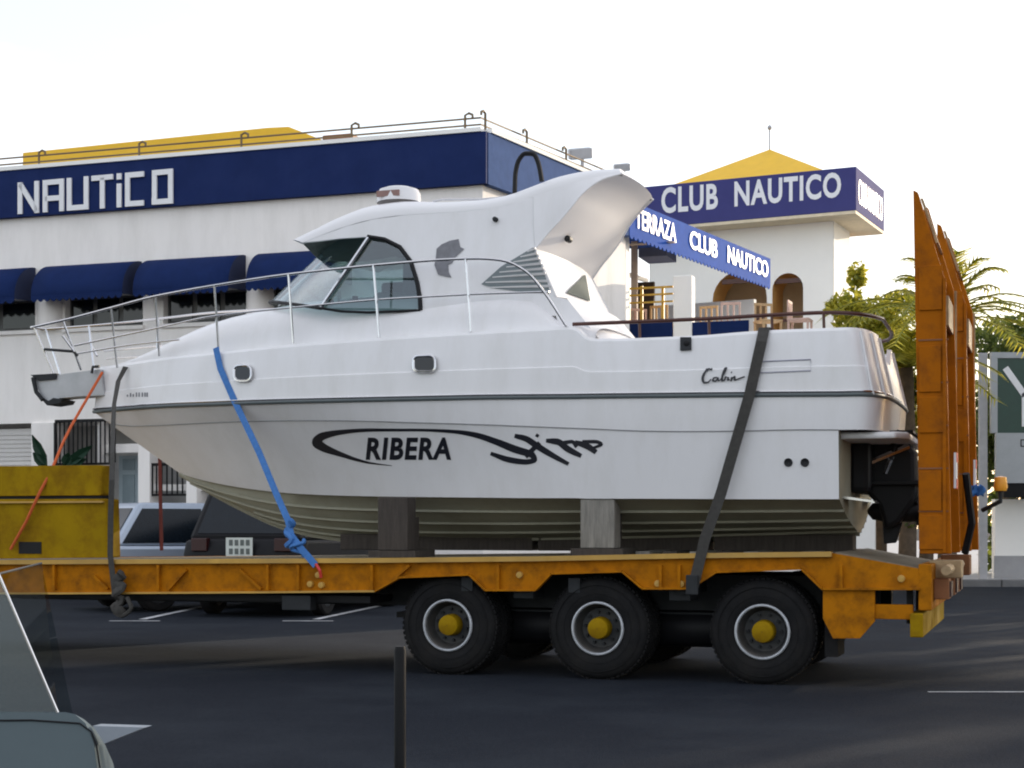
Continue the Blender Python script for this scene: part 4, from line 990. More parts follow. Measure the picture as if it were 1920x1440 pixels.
# gill vents behind the window
vent_poly = [side(x, y) + Vector((0, -.004, 0)) for x, y in ((903,533),(940,500),(1000,464),(1026,527),(1031,550),(985,548),(930,541))]
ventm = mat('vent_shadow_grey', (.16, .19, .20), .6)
for s in (0, 1):
    v = BB(MB().prism([mir(p) for p in vent_poly] if s else vent_poly, (0, -.004 if not s else .004, 0)), 'vent_panel', ventm)
    for k in range(8):
        y = 472 + k * 9.6; xl = 1000 - (y - 464) * 1.36 if y < 534 else 903 + (y - 534) * 3.2; xr = 1002 + (y - 464) * .40
        if xr - xl < 8: continue
        a, b = side(max(xl, 900), y + 1), side(xr, y - 4 if k < 6 else y); n_ = Vector((0, -.016, 0)); hh = Vector((0, -.002, .021))
        q = [a + n_ * .6, b + n_, b + n_ * 1.6 + hh, a + n_ * .6 + hh * .4]
        q = [mir(p) for p in q] if s else q
        BB(MB().prism(q, (0, .008 if not s else -.008, 0)), 'vent_slat', gel, v)
# windows
swin = [side(x, y) + Vector((0, .012, 0)) for x, y in [(602, 578)] + win_arch + [(745, 584), (690, 586), (640, 584)]]
for s in (0, 1):
    pp = [mir(p) for p in swin] if s else swin
    g_ = BB(MB().flat(pp), 'side_window', glass_side, normals=False)
    BB(MB().tube([p + Vector((0, (-.02 if not s else .02), 0)) for p in pp[1:8]], .020, 6), 'window_seal', blackp, g_)
    BB(MB().tube([p + Vector((0, (-.018 if not s else .018), 0)) for p in pp[7:] + pp[:1]], .013, 6), 'window_seal', blackp, g_)
pb, pt_ = side(602, 578), side(692, 446)
cb, ctp = Bp(520, 572, .0), Bp(648, 452, .0)
def wrap(a, c, n=8):
    out = []
    for k in range(n + 1):
        t = k / n; b = (C - a.y) * (1 - t); f = 1 - (b / (C - a.y)) ** 2.2; out.append(Vector((a.x + (c.x - a.x) * f, C - b, a.z + (c.z - a.z) * f)))
    return out
bwr, twr = wrap(pb, cb), wrap(pt_, ctp)
ws = [[mix(a, b, f) for a, b in zip(bwr, twr)] for f in (0, .33, .66, 1)]
BB(MB().grid(ws).grid([[mir(p) for p in r] for r in ws]), 'windscreen', glass_front, smooth=True, normals=False)
for s in (0, 1):
    m_ = mir if s else (lambda p: p)
    BB(MB().tube([m_(pb + Vector((0, -.005, 0))), m_(pt_ + Vector((0, -.005, 0)))], .022, 8), 'windscreen_pillar', steel)
BB(MB().tube([ws[0][-1], ws[3][-1]], .02, 6), 'windscreen_pillar', steel)
fr = ws[0] + [mir(p) for p in reversed(ws[0][:-1])]; BB(MB().tube(fr, .018, 6), 'windscreen_seal', blackp)
# cabin inside seen through the glass
di = Bp(640, 575, .7); BB(MB().box(di.x - .25, di.x + .25, C - .75, C + .75, di.z - .25, di.z + .02), 'dashboard', interior2, bevel=.05)
for k in range(7): BB(MB().box(di.x - .18 + k * .06, di.x - .15 + k * .06, C - .72, C - .66, di.z + .022, di.z + .05 + .02 * (k % 3)), 'dash_item', blackp if k % 2 else platew)
se = Bp(735, 560, .5); BB(MB().box(se.x - .15, se.x + .25, C - .65, C - .15, se.z - .3, se.z + .05), 'helm_seat', interior, bevel=.06)
BB(MB().box(se.x + .15, se.x + .30, C - .65, C - .15, se.z, se.z + .45), 'helm_backrest', interior, bevel=.05)
BB(MB().box(di.x + .0, di.x + .3, C + .2, C + .3, di.z, di.z + .35), 'wheel_console', interior, bevel=.03)
wc = Vector((di.x + .36, C + .3, di.z + .18)); BB(MB().tube([wc + Vector((.04*math.cos(t), .17*math.cos(t), .17*math.sin(t))) for t in [6.283*k/24 for k in range(24)]], .012, 6, closed=True), 'steering_wheel', blackp)
bk = side(905, 560); BB(MB().box(bk.x, bk.x + .03, C - .85, C + .85, bk.z - .2, bk.z + .75), 'cabin_bulkhead', gelr)
# roof hatch, handrail, antenna hoop, small fittings
hq = Bp(748, 377, .35)
hat = BB(MB().lathe([(.001, .125), (.12, .12), (.18, .10), (.20, .06), (.205, -.02)], (hq.x, C - .35, hq.z + .0), 'z', 28), 'roof_dome', gelr, smooth=True)
a, b = Bp(706, 358, .55), Bp(748, 366, .55)
BB(MB().box(a.x, b.x, a.y - .0, a.y + .02, b.z, a.z), 'dome_vent', mat('dome_vent_dark', (.25, .14, .12), .5), hat)
BB(MB().tube([Bp(812, 378, .6), Bp(830, 374, .6), Bp(900, 374, .6), Bp(955, 369, .6), Bp(960, 374, .6)], .010, 6), 'roof_grab_rail', steel)
hp = smooth_pts([Bp(x, y, .62) for x, y in ((965,362),(966,330),(972,302),(985,288),(1000,289),(1010,308),(1016,340))], 4)
BB(MB().tube(hp, .022, 8), 'black_hoop', blackp, smooth=True)
for x, y, r_, sd_ in ((930, 412, .022, True), (1063, 446, .030, False)):
    p = side(x, y) if sd_ else on_scr(x, y, .02)
    BB(MB().lathe([(.001, -.045), (r_ * .9, -.043), (r_, -.03), (r_, .03)], p, 'y', 16), 'fitting', dksteel, smooth=True)
# side rails
def railtube(pts, r_, name, sub=4):
    P = smooth_pts([Bp(*p) for p in pts], sub)
    for s in (0, 1): BB(MB().tube([mir(p) for p in P] if s else P, r_, 6), name, steel, smooth=True)
railtube([(64,613,.10),(130,598,.26),(210,577,.44),(290,556,.60),(405,535,.82),(545,514,.98),(705,497,1.12),(800,489,1.17),(880,485,1.20),(940,488,1.22),(985,508,1.23),(1020,547,1.24),(1062,611,1.25)], .0125, 'top_rail')
railtube([(140,648,.26),(300,614,.58),(405,592,.80),(545,577,.97),(705,562,1.11),(790,557,1.17),(880,552,1.20),(1030,547,1.23)], .009, 'mid_rail')
railtube([(145,663,.26),(250,646,.48),(336,637,.62)], .008, 'low_rail')
def stan(a, b):
    for s in (0, 1):
        p, q = Bp(*a), Bp(*b); BB(MB().tube([mir(p), mir(q)] if s else [p, q], .0115, 6), 'stanchion', steel)
for a, b in (((220,690,.36),(208,578,.44)),((299,668,.52),(291,556,.60)),((410,656,.75),(402,536,.82)),((550,644,.98),(541,515,.98)),((711,632,1.14),(700,498,1.12)),((883,622,1.22),(873,486,1.20)),((100,700,.06),(64,613,.10)),((152,694,.12),(118,601,.23)),((118,630,.23),(140,660,.20))): stan(a, b)
BB(MB().tube([Bp(64,613,.10), Bp(58,614,0), mir(Bp(64,613,.10))], .0125, 6), 'pulpit_front', steel)
BB(MB().tube([Bp(84,655,.09), Bp(138,659,.18), Bp(145,667,.18)], .016, 6), 'pulpit_step', dksteel)
# bow roller plate, anchor
bp_ = [Bp(x, y, .10) for x, y in ((60,706),(110,702),(188,692),(196,742),(150,744),(112,747),(92,756),(76,742))]
plm = mat('bow_plate_grey', (.42, .43, .45), .45, metal=.2)
bpl = BB(MB().prism(bp_, (0, .20, 0)), 'bow_platform', plm, bevel=.008)
anc = BB(MB().tube([Bp(62,708,.13), Bp(68,735,.13), Bp(80,750,.13)], .022, 8), 'anchor', dksteel)
BB(MB().prism([Bp(x, y, .12) for x, y in ((57,703),(106,700),(104,711),(72,714))], (0, .05, 0)), 'anchor_shank', dksteel, anc)
BB(MB().prism([Bp(x, y, .12) for x, y in ((72,742),(90,752),(100,746),(116,749),(112,756),(88,760))], (0, .24, 0)), 'anchor_fluke', dksteel, anc)
BB(MB().tube([Bp(172,700,.14), Bp(174,688,.14), Bp(186,687,.14)], .015, 6), 'bow_cleat', dksteel)
# ports, cleats, engraved frame, exhaust holes on the topsides: set on the hull skin
bvh_v, bvh_f = [], []
for rows in (tops, up, upper, trunk):
    b0 = len(bvh_v); n = len(rows[0]); bvh_v += [p for r in rows for p in r]
    for i in range(len(rows) - 1):
        for k in range(n - 1): bvh_f.append((b0 + i*n + k, b0 + i*n + k + 1, b0 + (i+1)*n + k + 1, b0 + (i+1)*n + k))
bvh = BVHTree.FromPolygons(bvh_v, bvh_f)
def on(x, y, lift=.004):
    d = FT.dir(x, y).normalized(); h = bvh.ray_cast(FT.eye, d)
    if h[0] is None: return at(x, y, .02)
    n = h[1] if h[1].dot(d) < 0 else -h[1]; return h[0] + n * lift
def rrect(x0, y0, x1, y1, r, n=4):
    out = []
    for cx, cy, a0 in ((x1 - r, y0 + r, -90), (x1 - r, y1 - r, 0), (x0 + r, y1 - r, 90), (x0 + r, y0 + r, 180)):
        for k in range(n + 1): a = R(a0 + 90 * k / n); out.append((cx + r * math.cos(a), cy + r * math.sin(a)))
    return out
for x0, y0, x1, y1 in ((439, 685, 471, 714), (775, 667, 816, 697)):
    yc = (y0 + y1) / 2; ta_, tb_, tc_, td_ = on(x0, yc, 0), on(x1, yc, 0), on((x0 + x1) / 2, y0 - 2, 0), on((x0 + x1) / 2, y1 + 2, 0)
    nn = (tb_ - ta_).cross(tc_ - td_).normalized(); nn = nn if nn.y < 0 else -nn; pc = (tc_ + td_) / 2 + nn * .022
    def onp(x, y): dd_ = FT.dir(x, y); return FT.eye + dd_ * ((pc - FT.eye).dot(nn) / dd_.dot(nn))
    P = [onp(x, y) for x, y in rrect(x0, y0, x1, y1, 10)]; f_ = BB(MB().tube(P, .013, 6, closed=True), 'port_light', steel, smooth=True)
    BB(MB().prism([onp(x, y) for x, y in rrect(x0 + 2, y0 + 2, x1 - 2, y1 - 2, 9)], -nn * .05), 'port_glass', glass_dark, f_)
P = [on(x, y, .003) for x, y in ((1426, 678), (1520, 674), (1520, 695), (1426, 699))]
BB(MB().tube(P, .006, 5, closed=True), 'recess_frame', mat('recess_grey', (.33, .33, .40), .5))
P = [on(x, y, .01) for x, y in ((1276, 634), (1297, 634), (1297, 657), (1276, 658))]; cl_ = BB(MB().prism(P, (0, -.012, 0)), 'fairlead', dksteel, bevel=.003)
BB(MB().lathe([(.001, -.004), (.022, 0), (.026, .006)], on(1288, 645, .03), 'y', 12), 'fairlead_eye', blackp, cl_)
for x in (1478, 1509):
    BB(MB().lathe([(.001, .002), (.026, .0), (.033, -.004), (.036, .012)], on(x, 867, .006), 'y', 20), 'exhaust_port', blackp, smooth=True)
# lettering and emblems, cut vinyl on the skin
def decal(tris_v, tris_f, name, m, lift=.003):
    mb = MB(); mb.add([on(x, y, lift) for x, y in tris_v], tris_f); return BB(mb, name, m, normals=False)
def warp(s, x0, y0, x1, y1, slope=0.0, **k):
    v, f = text2d(s, **k); return [(x0 + (x1 - x0) * a, y1 + (y0 - y1) * b + slope * (x1 - x0) * a) for a, b in v], f
decal(*warp('RIBERA', 686, 820, 846, 862, .0, shear=.12, offset=.035, space=1.12), 'lettering', blackdecal)
for k, (x_, h_) in enumerate(((238, 4), (244, 7), (249, 5), (255, 8), (260, 8), (266, 8), (271, 8), (275, 8))): decal([(x_, 744 - h_), (x_ + 2.6, 744 - h_), (x_ + 2.6, 744), (x_, 744)], [(0, 1, 2, 3)], 'registration_mark', greydecal)
def stroke(pts, name='emblem_stroke', m=None, sub=5, lift=.003):
    """pts: (x, y, width)"""
    P = smooth_pts([Vector(p) for p in pts], sub); v = []; f = []
    for i, p in enumerate(P):
        a = P[max(i-1, 0)]; b = P[min(i+1, len(P)-1)]; d = Vector((b.x - a.x, b.y - a.y)).normalized(); n = Vector((-d.y, d.x)) * p.z / 2
        v += [(p.x - n.x, p.y - n.y), (p.x + n.x, p.y + n.y)]
        if i: f.append((2*i - 2, 2*i - 1, 2*i + 1, 2*i))
    return decal(v, f, name, m or blackdecal, lift)
stroke([(735, 873, 1), (690, 867, 4), (640, 852, 9), (605, 838, 16), (594, 829, 18), (602, 819, 15), (640, 810, 9), (700, 806, 6), (780, 806, 5), (850, 809, 7), (890, 815, 10), (930, 828, 12), (965, 842, 14), (998, 853, 12), (1003, 862, 9), (985, 866, 10), (955, 862, 11), (920, 850, 7)])
stroke([(965, 817, 8), (985, 822, 11), (1010, 838, 12), (1040, 856, 10), (1066, 870, 7)])
stroke([(1005, 815, 6), (1010, 818, 6)]); stroke([(1024, 826, 7), (1045, 828, 12), (1065, 842, 12), (1090, 855, 8)])
stroke([(1048, 832, 8), (1072, 828, 7), (1082, 838, 8)]); stroke([(1078, 829, 8), (1100, 836, 12), (1118, 848, 9)]); stroke([(1092, 828, 6), (1115, 828, 7), (1128, 833, 6), (1112, 840, 5)])
stroke([(985, 856, 10), (1000, 842, 9), (1012, 830, 8)])
for st_ in ([(1336,694,2.5),(1330,692,3),(1322,699,4),(1318,710,5),(1321,718,4),(1328,717,3),(1334,711,2)],
            [(1345,708,3),(1339,709,3),(1337,714,3.5),(1342,715,3),(1347,708,3),(1347,714,3),(1351,713,2)],
            [(1351,713,2),(1360,697,3),(1363,690,3),(1360,691,3),(1355,705,4),(1354,714,4),(1359,713,3),(1361,707,3),(1364,708,2)],
            [(1366,707,3.5),(1365,713,3.5),(1369,712,2)], [(1371,698,3),(1373,699,3)], [(1373,707,3.5),(1371,715,3.5)], [(1372,711,3),(1378,706,3.5),(1378,713,3.5),(1384,711,2)], [(1384,711,3),(1392,708,2.5),(1397,706,2)]):
    stroke(st_, 'script_letter', None, 4, .013)
dol = [(1020,745),(1030,790),(1052,800),(1020,830),(1000,850),(985,880),(962,890),(965,930),(980,962),(945,955),(905,945),(885,890),(893,850),(897,800),(925,775),(970,755)]
P = [side(520 + x / 3, 200 + y / 3) + Vector((0, -.004, 0)) for x, y in dol]; BB(MB().prism(P, (0, -.003, 0)), 'fish_emblem', greydecal)
# dark tubular stern rail on short posts
rl = smooth_pts([Bp(x, y, b) for x, y, b in ((1074,608,1.16),(1200,603,1.17),(1320,598,1.17),(1440,591,1.16),(1555,586,1.10),(1620,590,.95),(1650,597,.5),(1655,598,0))], 4)
BB(MB().tube(rl + [mir(p) for p in reversed(rl[:-1])], .017, 6), 'stern_rail', barbrown, smooth=True)
for x, yb, yt in ((1200, 640, 603), (1330, 632, 597), (1448, 620, 591), (1545, 616, 587)):
    for s in (0, 1):
        p, q = Bp(x, yb, 1.16), Bp(x - 1, yt, 1.165); BB(MB().tube([mir(p), mir(q)] if s else [p, q], .012, 6), 'rail_post', barbrown)
# swim platform and stern drive
pl = [Bp(1568, 808, 1.1), Bp(1568, 840, 1.1)]
x0_, x1_ = Bp(1566, 815, 1.1).x, st[0].x + .52; zp1, zp0 = st[0].z - .01, st[0].z - .15
BB(MB().prism([Vector((x0_, C - 1.1, zp1)), Vector((x1_ - .1, C - 1.1, zp1)), Vector((x1_, C - .95, zp1)), Vector((x1_, C + .95, zp1)), Vector((x1_ - .1, C + 1.1, zp1)), Vector((x0_, C + 1.1, zp1))], (0, 0, -.055)), 'swim_platform', gel, bevel=.02)
BB(MB().box(x1_ - .16, x1_ + .02, C - .9, C + .9, zp1 + .002, zp1 + .02), 'platform_strip', rubber)
dr = BB(MB().prism([Vector((u, C - .16, z)) for u, z in ((x0_ + .06, 2.12), (x0_ + .42, 2.10), (x0_ + .55, 1.9), (x0_ + .56, 1.5), (x0_ + .42, 1.30), (x0_ + .30, 1.24), (x0_ + .24, 1.45), (x0_ + .10, 1.60))], (0, .32, 0)), 'stern_drive', blackp, bevel=.04)
BB(MB().prism([Vector((u, C - .03, z)) for u, z in ((x0_ + .26, 1.40), (x0_ + .46, 1.40), (x0_ + .38, 1.13), (x0_ + .28, 1.12))], (0, .06, 0)), 'skeg', blackp, dr, bevel=.01)
BB(MB().lathe([(.02, -.14), (.07, -.1), (.09, 0), (.09, .28), (.05, .34)], (x0_ + .28, C, 1.40), 'x', 20), 'gearcase', blackp, dr, smooth=True)
for k in range(4):
    a = 1.57 * k + .4; c_, s__ = math.cos(a), math.sin(a)
    BB(MB().prism([Vector((x0_ + .58 + dx, C + c_ * r_ - s__ * w_, 1.40 + s__ * r_ + c_ * w_)) for dx, r_, w_ in ((0, .06, -.03), (.03, .14, -.09), (.04, .20, -.04), (.0, .20, .05), (-.03, .12, .08), (-.02, .06, .03))], (.012, 0, 0)), 'propeller_blade', dksteel, dr)
BB(MB().box(x0_ + .10, x0_ + .62, C - .24, C + .24, 1.62, 1.66), 'cavitation_plate', blackp, dr, bevel=.008)
for y in (-.2, .2): BB(MB().tube([Vector((x0_ + .02, C + y, 1.75)), Vector((x0_ + .5, C + y * .8, 1.95))], .03, 8), 'trim_ram', steel, dr)
BB(MB().tube([Vector((x0_ + .02, C - .3, 2.0)), Vector((x0_ + .2, C - .25, 2.08)), Vector((x0_ + .35, C - .1, 1.95))], .035, 8), 'drive_hose', rubber, dr)
for k in range(6):
    rq = random.Random(k + 40); y = C - .55 + .2 * k
    BB(MB().tube(smooth_pts([Vector((x0_ + .02, y, 2.02 + rq.uniform(-.1, .05))), Vector((x0_ + .22 + rq.uniform(-.05, .1), y + rq.uniform(-.15, .15), 2.05)), Vector((x0_ + .38, C + rq.uniform(-.25, .1), 1.95)), Vector((x0_ + .30, C + rq.uniform(-.2, .2), 1.72))], 4), .022, 6), 'drive_hose', (rubber, dksteel, steel)[k % 3], dr, smooth=True)
BB(MB().box(x0_ + .02, x0_ + .20, C - .42, C + .42, 1.55, 2.0), 'gimbal_housing', blackp, dr, bevel=.05)
for k, y in enumerate((-.75, .75)):
    BB(MB().prism([Vector((u, C + y - .2, z)) for u, z in ((x0_ + .02, 1.52), (x0_ + .28, 1.48), (x0_ + .30, 1.46), (x0_ + .02, 1.50))], (0, .4, 0)), 'trim_tab', steel)
# ------------------------------------------------------------------ lashings
def lash(pts, wd, name, m, label, cat, group=None, thick=.005):
    o = FT.place(build(MB().ribbon([at(*p) for p in pts], wd, thick), name, m)); tag(o, label, cat, group); return o
s1 = lash([(1433, 615, .05), (1428, 640, -.02), (1405, 742, -.05), (1352, 925, -.05), (1322, 1010, -.06), (1300, 1100, -.065)], .088, 'lashing_strap', strapdk, 'dark webbing strap slanting over the hull near the stern', 'strap', 'lashing straps')
a = at(1433, 615, .05); build(MB().ribbon([a, Vector((a.x, .3, a.z + .012)), Vector((a.x, 2.3, a.z + .012)), Vector((a.x, 2.56, a.z))], .088, .005, (0, 0, 1)), 'strap_top', strapdk, s1)
p = at(1298, 1092, -.08); build(MB().box(p.x - .05, p.x + .05, -.10, -.07, p.z - .10, p.z + .06), 'ratchet', dksteel, s1, bevel=.008)
s2 = lash([(405, 652, .50), (413, 690, .46), (440, 752, .38), (486, 848, .22), (520, 930, .10), (540, 975, .03), (547, 1005, 0), (566, 1030, -.05), (592, 1060, -.07)], .062, 'lashing_strap', strapbl, 'bright blue strap running down from the foredeck to the deck edge', 'strap', 'lashing straps')
pts = [at(543 + 6 * math.sin(k * 1.3), 975 + k * 6, .02 - .03 * math.cos(k)) for k in range(9)]; build(MB().tube(smooth_pts(pts, 3), .03, 6), 'knot', strapbl, s2, smooth=True)
pts = [at(558 + 14 * math.sin(k * 1.1 + 1), 1012 + k * 4.5, -.03 - .02 * math.sin(k)) for k in range(8)]; build(MB().tube(smooth_pts(pts, 3), .018, 6), 'loose_end', strapbl, s2, smooth=True)
p = at(596, 1070, -.07); build(MB().tube([p + Vector((-.02, 0, .06)), p + Vector((.02, 0, .0)), p + Vector((.02, .02, -.06))], .014, 6), 'hook', redw, s2)
s3 = lash([(236, 688, 1.02), (222, 715, .94), (214, 760, .66), (211, 850, .10), (210, 900, -.05), (208, 960, -.06), (207, 1040, -.07), (215, 1110, -.08)], .056, 'lashing_strap', strapdk, 'dark strap hanging straight down from the bow beside the yellow gooseneck', 'strap', 'lashing straps')
rb_ = [at(222 + 9 * math.sin(k * 1.9), 1072 + k * 7.2, -.09 - .02 * math.cos(k * 1.3)) for k in range(12)]; build(MB().tube(smooth_pts(rb_, 3), .045, 7, flat=.6), 'strap_bundle', strapdk, s3, smooth=True)
build(MB().tube(smooth_pts([at(238, 1120, -.09), at(246, 1140, -.1), at(228, 1155, -.1), at(214, 1146, -.1), at(222, 1125, -.09)], 3), .02, 6), 'strap_tail', strapdk, s3)
o = FT.place(build(MB().tube(smooth_pts([at(192, 698, 1.16), at(150, 770, .85), at(105, 862, .12), at(62, 950, -.045), at(20, 1030, -.05)], 3), .014, 6), 'orange_rope', ropeor, smooth=True)); tag(o, 'thin orange rope from the bow down over the yellow gooseneck', 'rope')
o = FT.place(build(MB().tube([at(297, 640, 2.3), at(299, 760, 2.36), at(300, 900, 2.42), at(303, 1032, 2.46)], .022, 6), 'far_side_strap', ropered)); tag(o, 'narrow dark red strap on the far side below the bow', 'strap', 'lashing straps')

# ------------------------------------------------------------------ cars behind
def car(name, loc, rz, L, W, H, prof, roof, body, label, plate, rear_h):
    """x forward; prof: lower side outline (x,z), roof: greenhouse outline"""
    r = empty(name, loc, rz, label, 'car')
    n = 7; rows = []
    lo = prof
    secs = []
    for k in range(n):
        t = -1 + 2 * k / (n - 1); y = W / 2 * math.copysign(abs(t) ** .6, t)
        e = max(0, abs(t) - .6) / .4
        secs.append([Vector((x * (1 - .035 * e), y, z if z < .35 else z - .03 * e)) for x, z in lo])
    mb = MB(); mb.grid([s + s[:1] for s in secs]); mb.flat(secs[0]); mb.flat(secs[-1])
    b = build(mb, 'body', body, r, smooth=True, angle=35, bevel=.04)
    W1, W2 = W / 2 * .93, W / 2 * .74; zb = min(z for x, z in roof); ztp = max(z for x, z in roof)
    hw = lambda z: W1 + (W2 - W1) * (z - zb) / (ztp - zb)
    A = [Vector((x, -hw(z), z)) for x, z in roof]; B_ = [Vector((x, hw(z), z)) for x, z in roof]
    mb = MB(); mb.flat(A); mb.flat(B_); m = len(A)
    mb.add(A + B_, [(i, (i + 1) % m, (i + 1) % m + m, i + m) for i in range(m)])
    g = build(mb, 'cabin', body, r, bevel=.06)
    cx = sum(p[0] for p in roof) / m; cz = sum(p[1] for p in roof) / m
    for s in (-1, 1):
        for x0, x1 in ((0.04, .48), (.52, .95)):
            xs0 = min(p[0] for p in roof); xs1 = max(p[0] for p in roof)
            def clip(xf, z):
                xx = xs0 + (xs1 - xs0) * xf; left = lerp_curve(sorted([(z_, x_) for x_, z_ in roof if x_ < cx]), z); right = lerp_curve(sorted([(z_, x_) for x_, z_ in roof if x_ > cx]), z)
                return min(max(xx, left + .10), right - .10)
            z0, z1 = zb + .05, ztp - .09
            q = [Vector((clip(x0, z0), s * (hw(z0) + .012), z0)), Vector((clip(x1, z0), s * (hw(z0) + .012), z0)), Vector((clip(x1, z1), s * (hw(z1) + .012), z1)), Vector((clip(x0, z1), s * (hw(z1) + .012), z1))]
            build(MB().prism(q, (0, -s * .02, 0)), 'side_window', glass_car, g)
    L_ = sorted(roof, key=lambda p: p[0]); rl_, rt_ = L_[0], [p for p in roof if p[0] < cx and p[1] == ztp][0]
    a, c = Vector((rl_[0], 0, rl_[1])), Vector((rt_[0], 0, rt_[1])); nrm = Vector((-(c.z - a.z), 0, c.x - a.x)).normalized() * .012
    p0, p1 = mix(a, c, .12) + nrm, mix(a, c, .86) + nrm
    build(MB().prism([p0 + Vector((0, -hw(p0.z) * .86, 0)), p0 + Vector((0, hw(p0.z) * .86, 0)), p1 + Vector((0, hw(p1.z) * .84, 0)), p1 + Vector((0, -hw(p1.z) * .84, 0))], -nrm * 1.2), 'rear_window', glass_car, g)
    fl, ft = L_[-1], [p for p in roof if p[0] > cx and p[1] == ztp][-1]
    a, c = Vector((fl[0], 0, fl[1])), Vector((ft[0], 0, ft[1])); nrm = Vector((c.z - a.z, 0, -(c.x - a.x))).normalized() * .012
    p0, p1 = mix(a, c, .08) + nrm, mix(a, c, .9) + nrm
    build(MB().prism([p0 + Vector((0, -hw(p0.z) * .88, 0)), p0 + Vector((0, hw(p0.z) * .88, 0)), p1 + Vector((0, hw(p1.z) * .86, 0)), p1 + Vector((0, -hw(p1.z) * .86, 0))], -nrm * 1.2), 'windscreen', glass_car, g)
    xr = min(p[0] for p in prof)
    for s in (-1, 1):
        build(MB().box(xr - .015, xr + .1, s * W * .34 - .12, s * W * .34 + .12, rear_h - .13, rear_h + .05), 'tail_light', redlens, r, bevel=.01)
        for x in (-L * .31, L * .31):
            w = build(MB().lathe([(.2, -.1), (.29, -.1), (.32, -.07), (.32, .07), (.29, .1), (.2, .1)], (x, s * (W / 2 - .08), .32), 'y', 24), 'wheel', rubber, r, smooth=True)
            build(MB().lathe([(.01, -.105), (.18, -.10), (.2, -.09), (.2, .09), (.18, .10), (.01, .105)], (x, s * (W / 2 - .08), .32), 'y', 20), 'rim', rimm, w, smooth=True)
        build(MB().box(L * .18, L * .18 + .1, s * (W / 2 + .02), s * (W / 2 + .14), zb - .02, zb + .1), 'door_mirror', body, r, bevel=.02)
    build(MB().box(xr - .03, xr + .05, -W * .46, W * .46, .32, .46), 'bumper', blackp, r, bevel=.02)
    pl = build(MB().box(xr - .045, xr - .032, -.20, .20, plate - .07, plate + .19), 'number_plate', platew, r)
    for j, zz_ in enumerate((plate - .04, plate + .08)):
        for k in range(4):
            build(MB().box(xr - .049, xr - .0455, -.16 + k * .085, -.105 + k * .085, zz_, zz_ + .08), 'plate_mark', mat('plate_mark_grey', (.12, .14, .13), .6), pl)
    return r
pa = wpt(292, 985, 24.2)
car('silver_car', (pa.x + .6, pa.y + .9, .0), R(38), 3.9, 1.65, 1.62,
    [(-1.95, .3), (-1.97, .85), (-1.9, 1.0), (1.0, .98), (1.75, .82), (1.95, .6), (1.93, .25), (-1.9, .22)],
    [(-1.88, .98), (-1.42, 1.62), (.35, 1.62), (1.15, .97)], silverp, 'silver blue hatchback parked behind the trailer under the bow', .55, .9)
pa = wpt(470, 985, 22.6)
car('black_car', (pa.x + .55, pa.y + 1.7, .0), R(74), 4.4, 1.85, 1.78,
    [(-2.2, .35), (-2.24, .9), (-2.15, 1.1), (1.1, 1.08), (2.0, .92), (2.2, .65), (2.18, .3), (-2.1, .28)],
    [(-2.14, 1.08), (-1.85, 1.78), (.5, 1.78), (1.3, 1.07)], blackcar, 'black car with white number plate behind the blue strap', .92, 1.05)

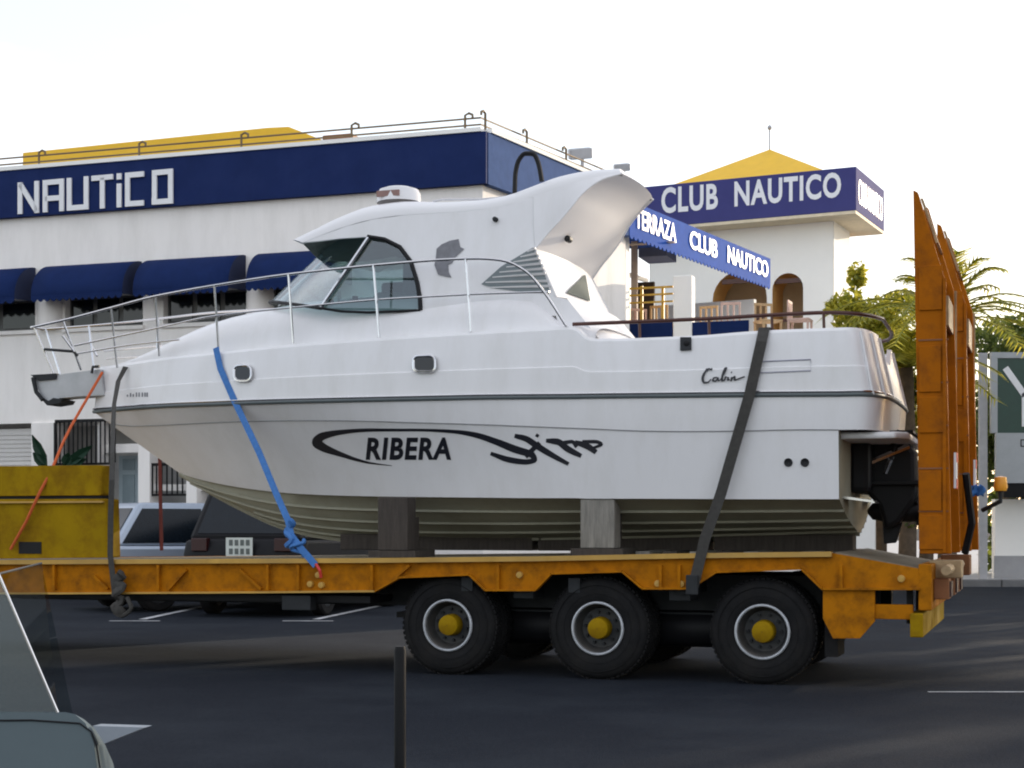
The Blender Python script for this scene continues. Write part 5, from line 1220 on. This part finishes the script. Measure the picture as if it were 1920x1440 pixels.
# ------------------------------------------------------------------ foreground: post and the nose of a parked van
Yp = 6.0; p = wpt(750, 1212, Yp)
o = build(MB().lathe([(.001, p.z), (.018, p.z), (.022, p.z - .015), (.022, .02), (.05, .015), (.055, 0)], (p.x, Yp, 0), 'z', 16), 'black_post', ironm, smooth=True); tag(o, 'slim black metal post standing in the foreground by the wheels', 'post')
FV = Frame(-1.417, 5.0, 0.0); av = FV.at
van = FV.root('small_vehicle', 'blue grey vehicle nose with low clear windscreen in the lower left corner', 'vehicle')
def V(mb, name, m, parent=None, **k): return build(mb, name, m, parent or van, **k)
near = [av(x, y, 0) for x, y in ((-140, 1336), (109, 1336), (140, 1335), (158, 1339), (178, 1356), (194, 1392), (200, 1440), (203, 1600), (190, 1690), (-140, 1690))]
DW = .95
rows = []
for k in range(9):
    t = k / 8; e = math.sin(math.pi * min(1, t * 1.15 + .0) / 2 * 0) ; off_ = Vector((-.19 * t - .03 * (2*t - 1) ** 4, DW * t, -.24 * t))
    rows.append([p + off_ for p in near])
V(MB().grid([r[1:9] for r in rows]), 'nose_panel', vanp, smooth=True, angle=50)
V(MB().flat(rows[0]), 'side_panel', vanp); V(MB().flat(rows[-1]), 'side_panel', vanp)
V(MB().grid([r[:2] for r in rows]).grid([[r[9], r[0]] for r in rows]), 'deck_panel', vanp)
# clear side screen on the near side and the front screen running away from it
pA, pB, pC_, pD_ = av(109, 1336, .01), av(-2, 1076, .01), av(-140, 1050, .01), av(-140, 1336, .01)
V(MB().prism([pA, pB, pC_, pD_], (0, .006, 0)), 'side_screen', glassmat('side_screen_glass', (.70, .77, .79), const=.10, rough=.35), normals=True)
qA, qB = pA + Vector((-.19, DW, -.24)), pA + Vector((-.15, DW, .02)) + (pB - pA) * .98
V(MB().add([pA, qA, qB, pB], [(0, 1, 2, 3)]), 'front_screen', glassmat('front_screen_glass', (.60, .66, .66), const=.05), normals=False)
V(MB().tube([pA + Vector((0, -.006, 0)), pB + Vector((0, -.006, 0))], .005, 6), 'screen_trim', steel)
V(MB().tube([pB, qB], .004, 6), 'screen_trim', dksteel)
V(MB().tube([p + Vector((0, -.003, 0)) for p in [av(x, y, 0) for x, y in ((-140, 1352), (60, 1350), (150, 1356), (172, 1372), (182, 1400), (188, 1440))]], .003, 5), 'panel_seam', blackp)
V(MB().prism([av(174, 1361, .0), av(272, 1364, .0), av(196, 1394, .0)], (0, .10, -.006)), 'indicator_wing', mat('pale_trim', (.26, .29, .33), .6))
w = V(MB().lathe([(.14, -.06), (.21, -.06), (.235, -.04), (.235, .04), (.21, .06), (.14, .06)], (-.22, .12, .235), 'y', 24), 'wheel', rubber, smooth=True)
V(MB().lathe([(.01, -.065), (.13, -.06), (.14, -.05), (.14, .05)], (-.22, .12, .235), 'y', 20), 'rim', rimm, w, smooth=True)
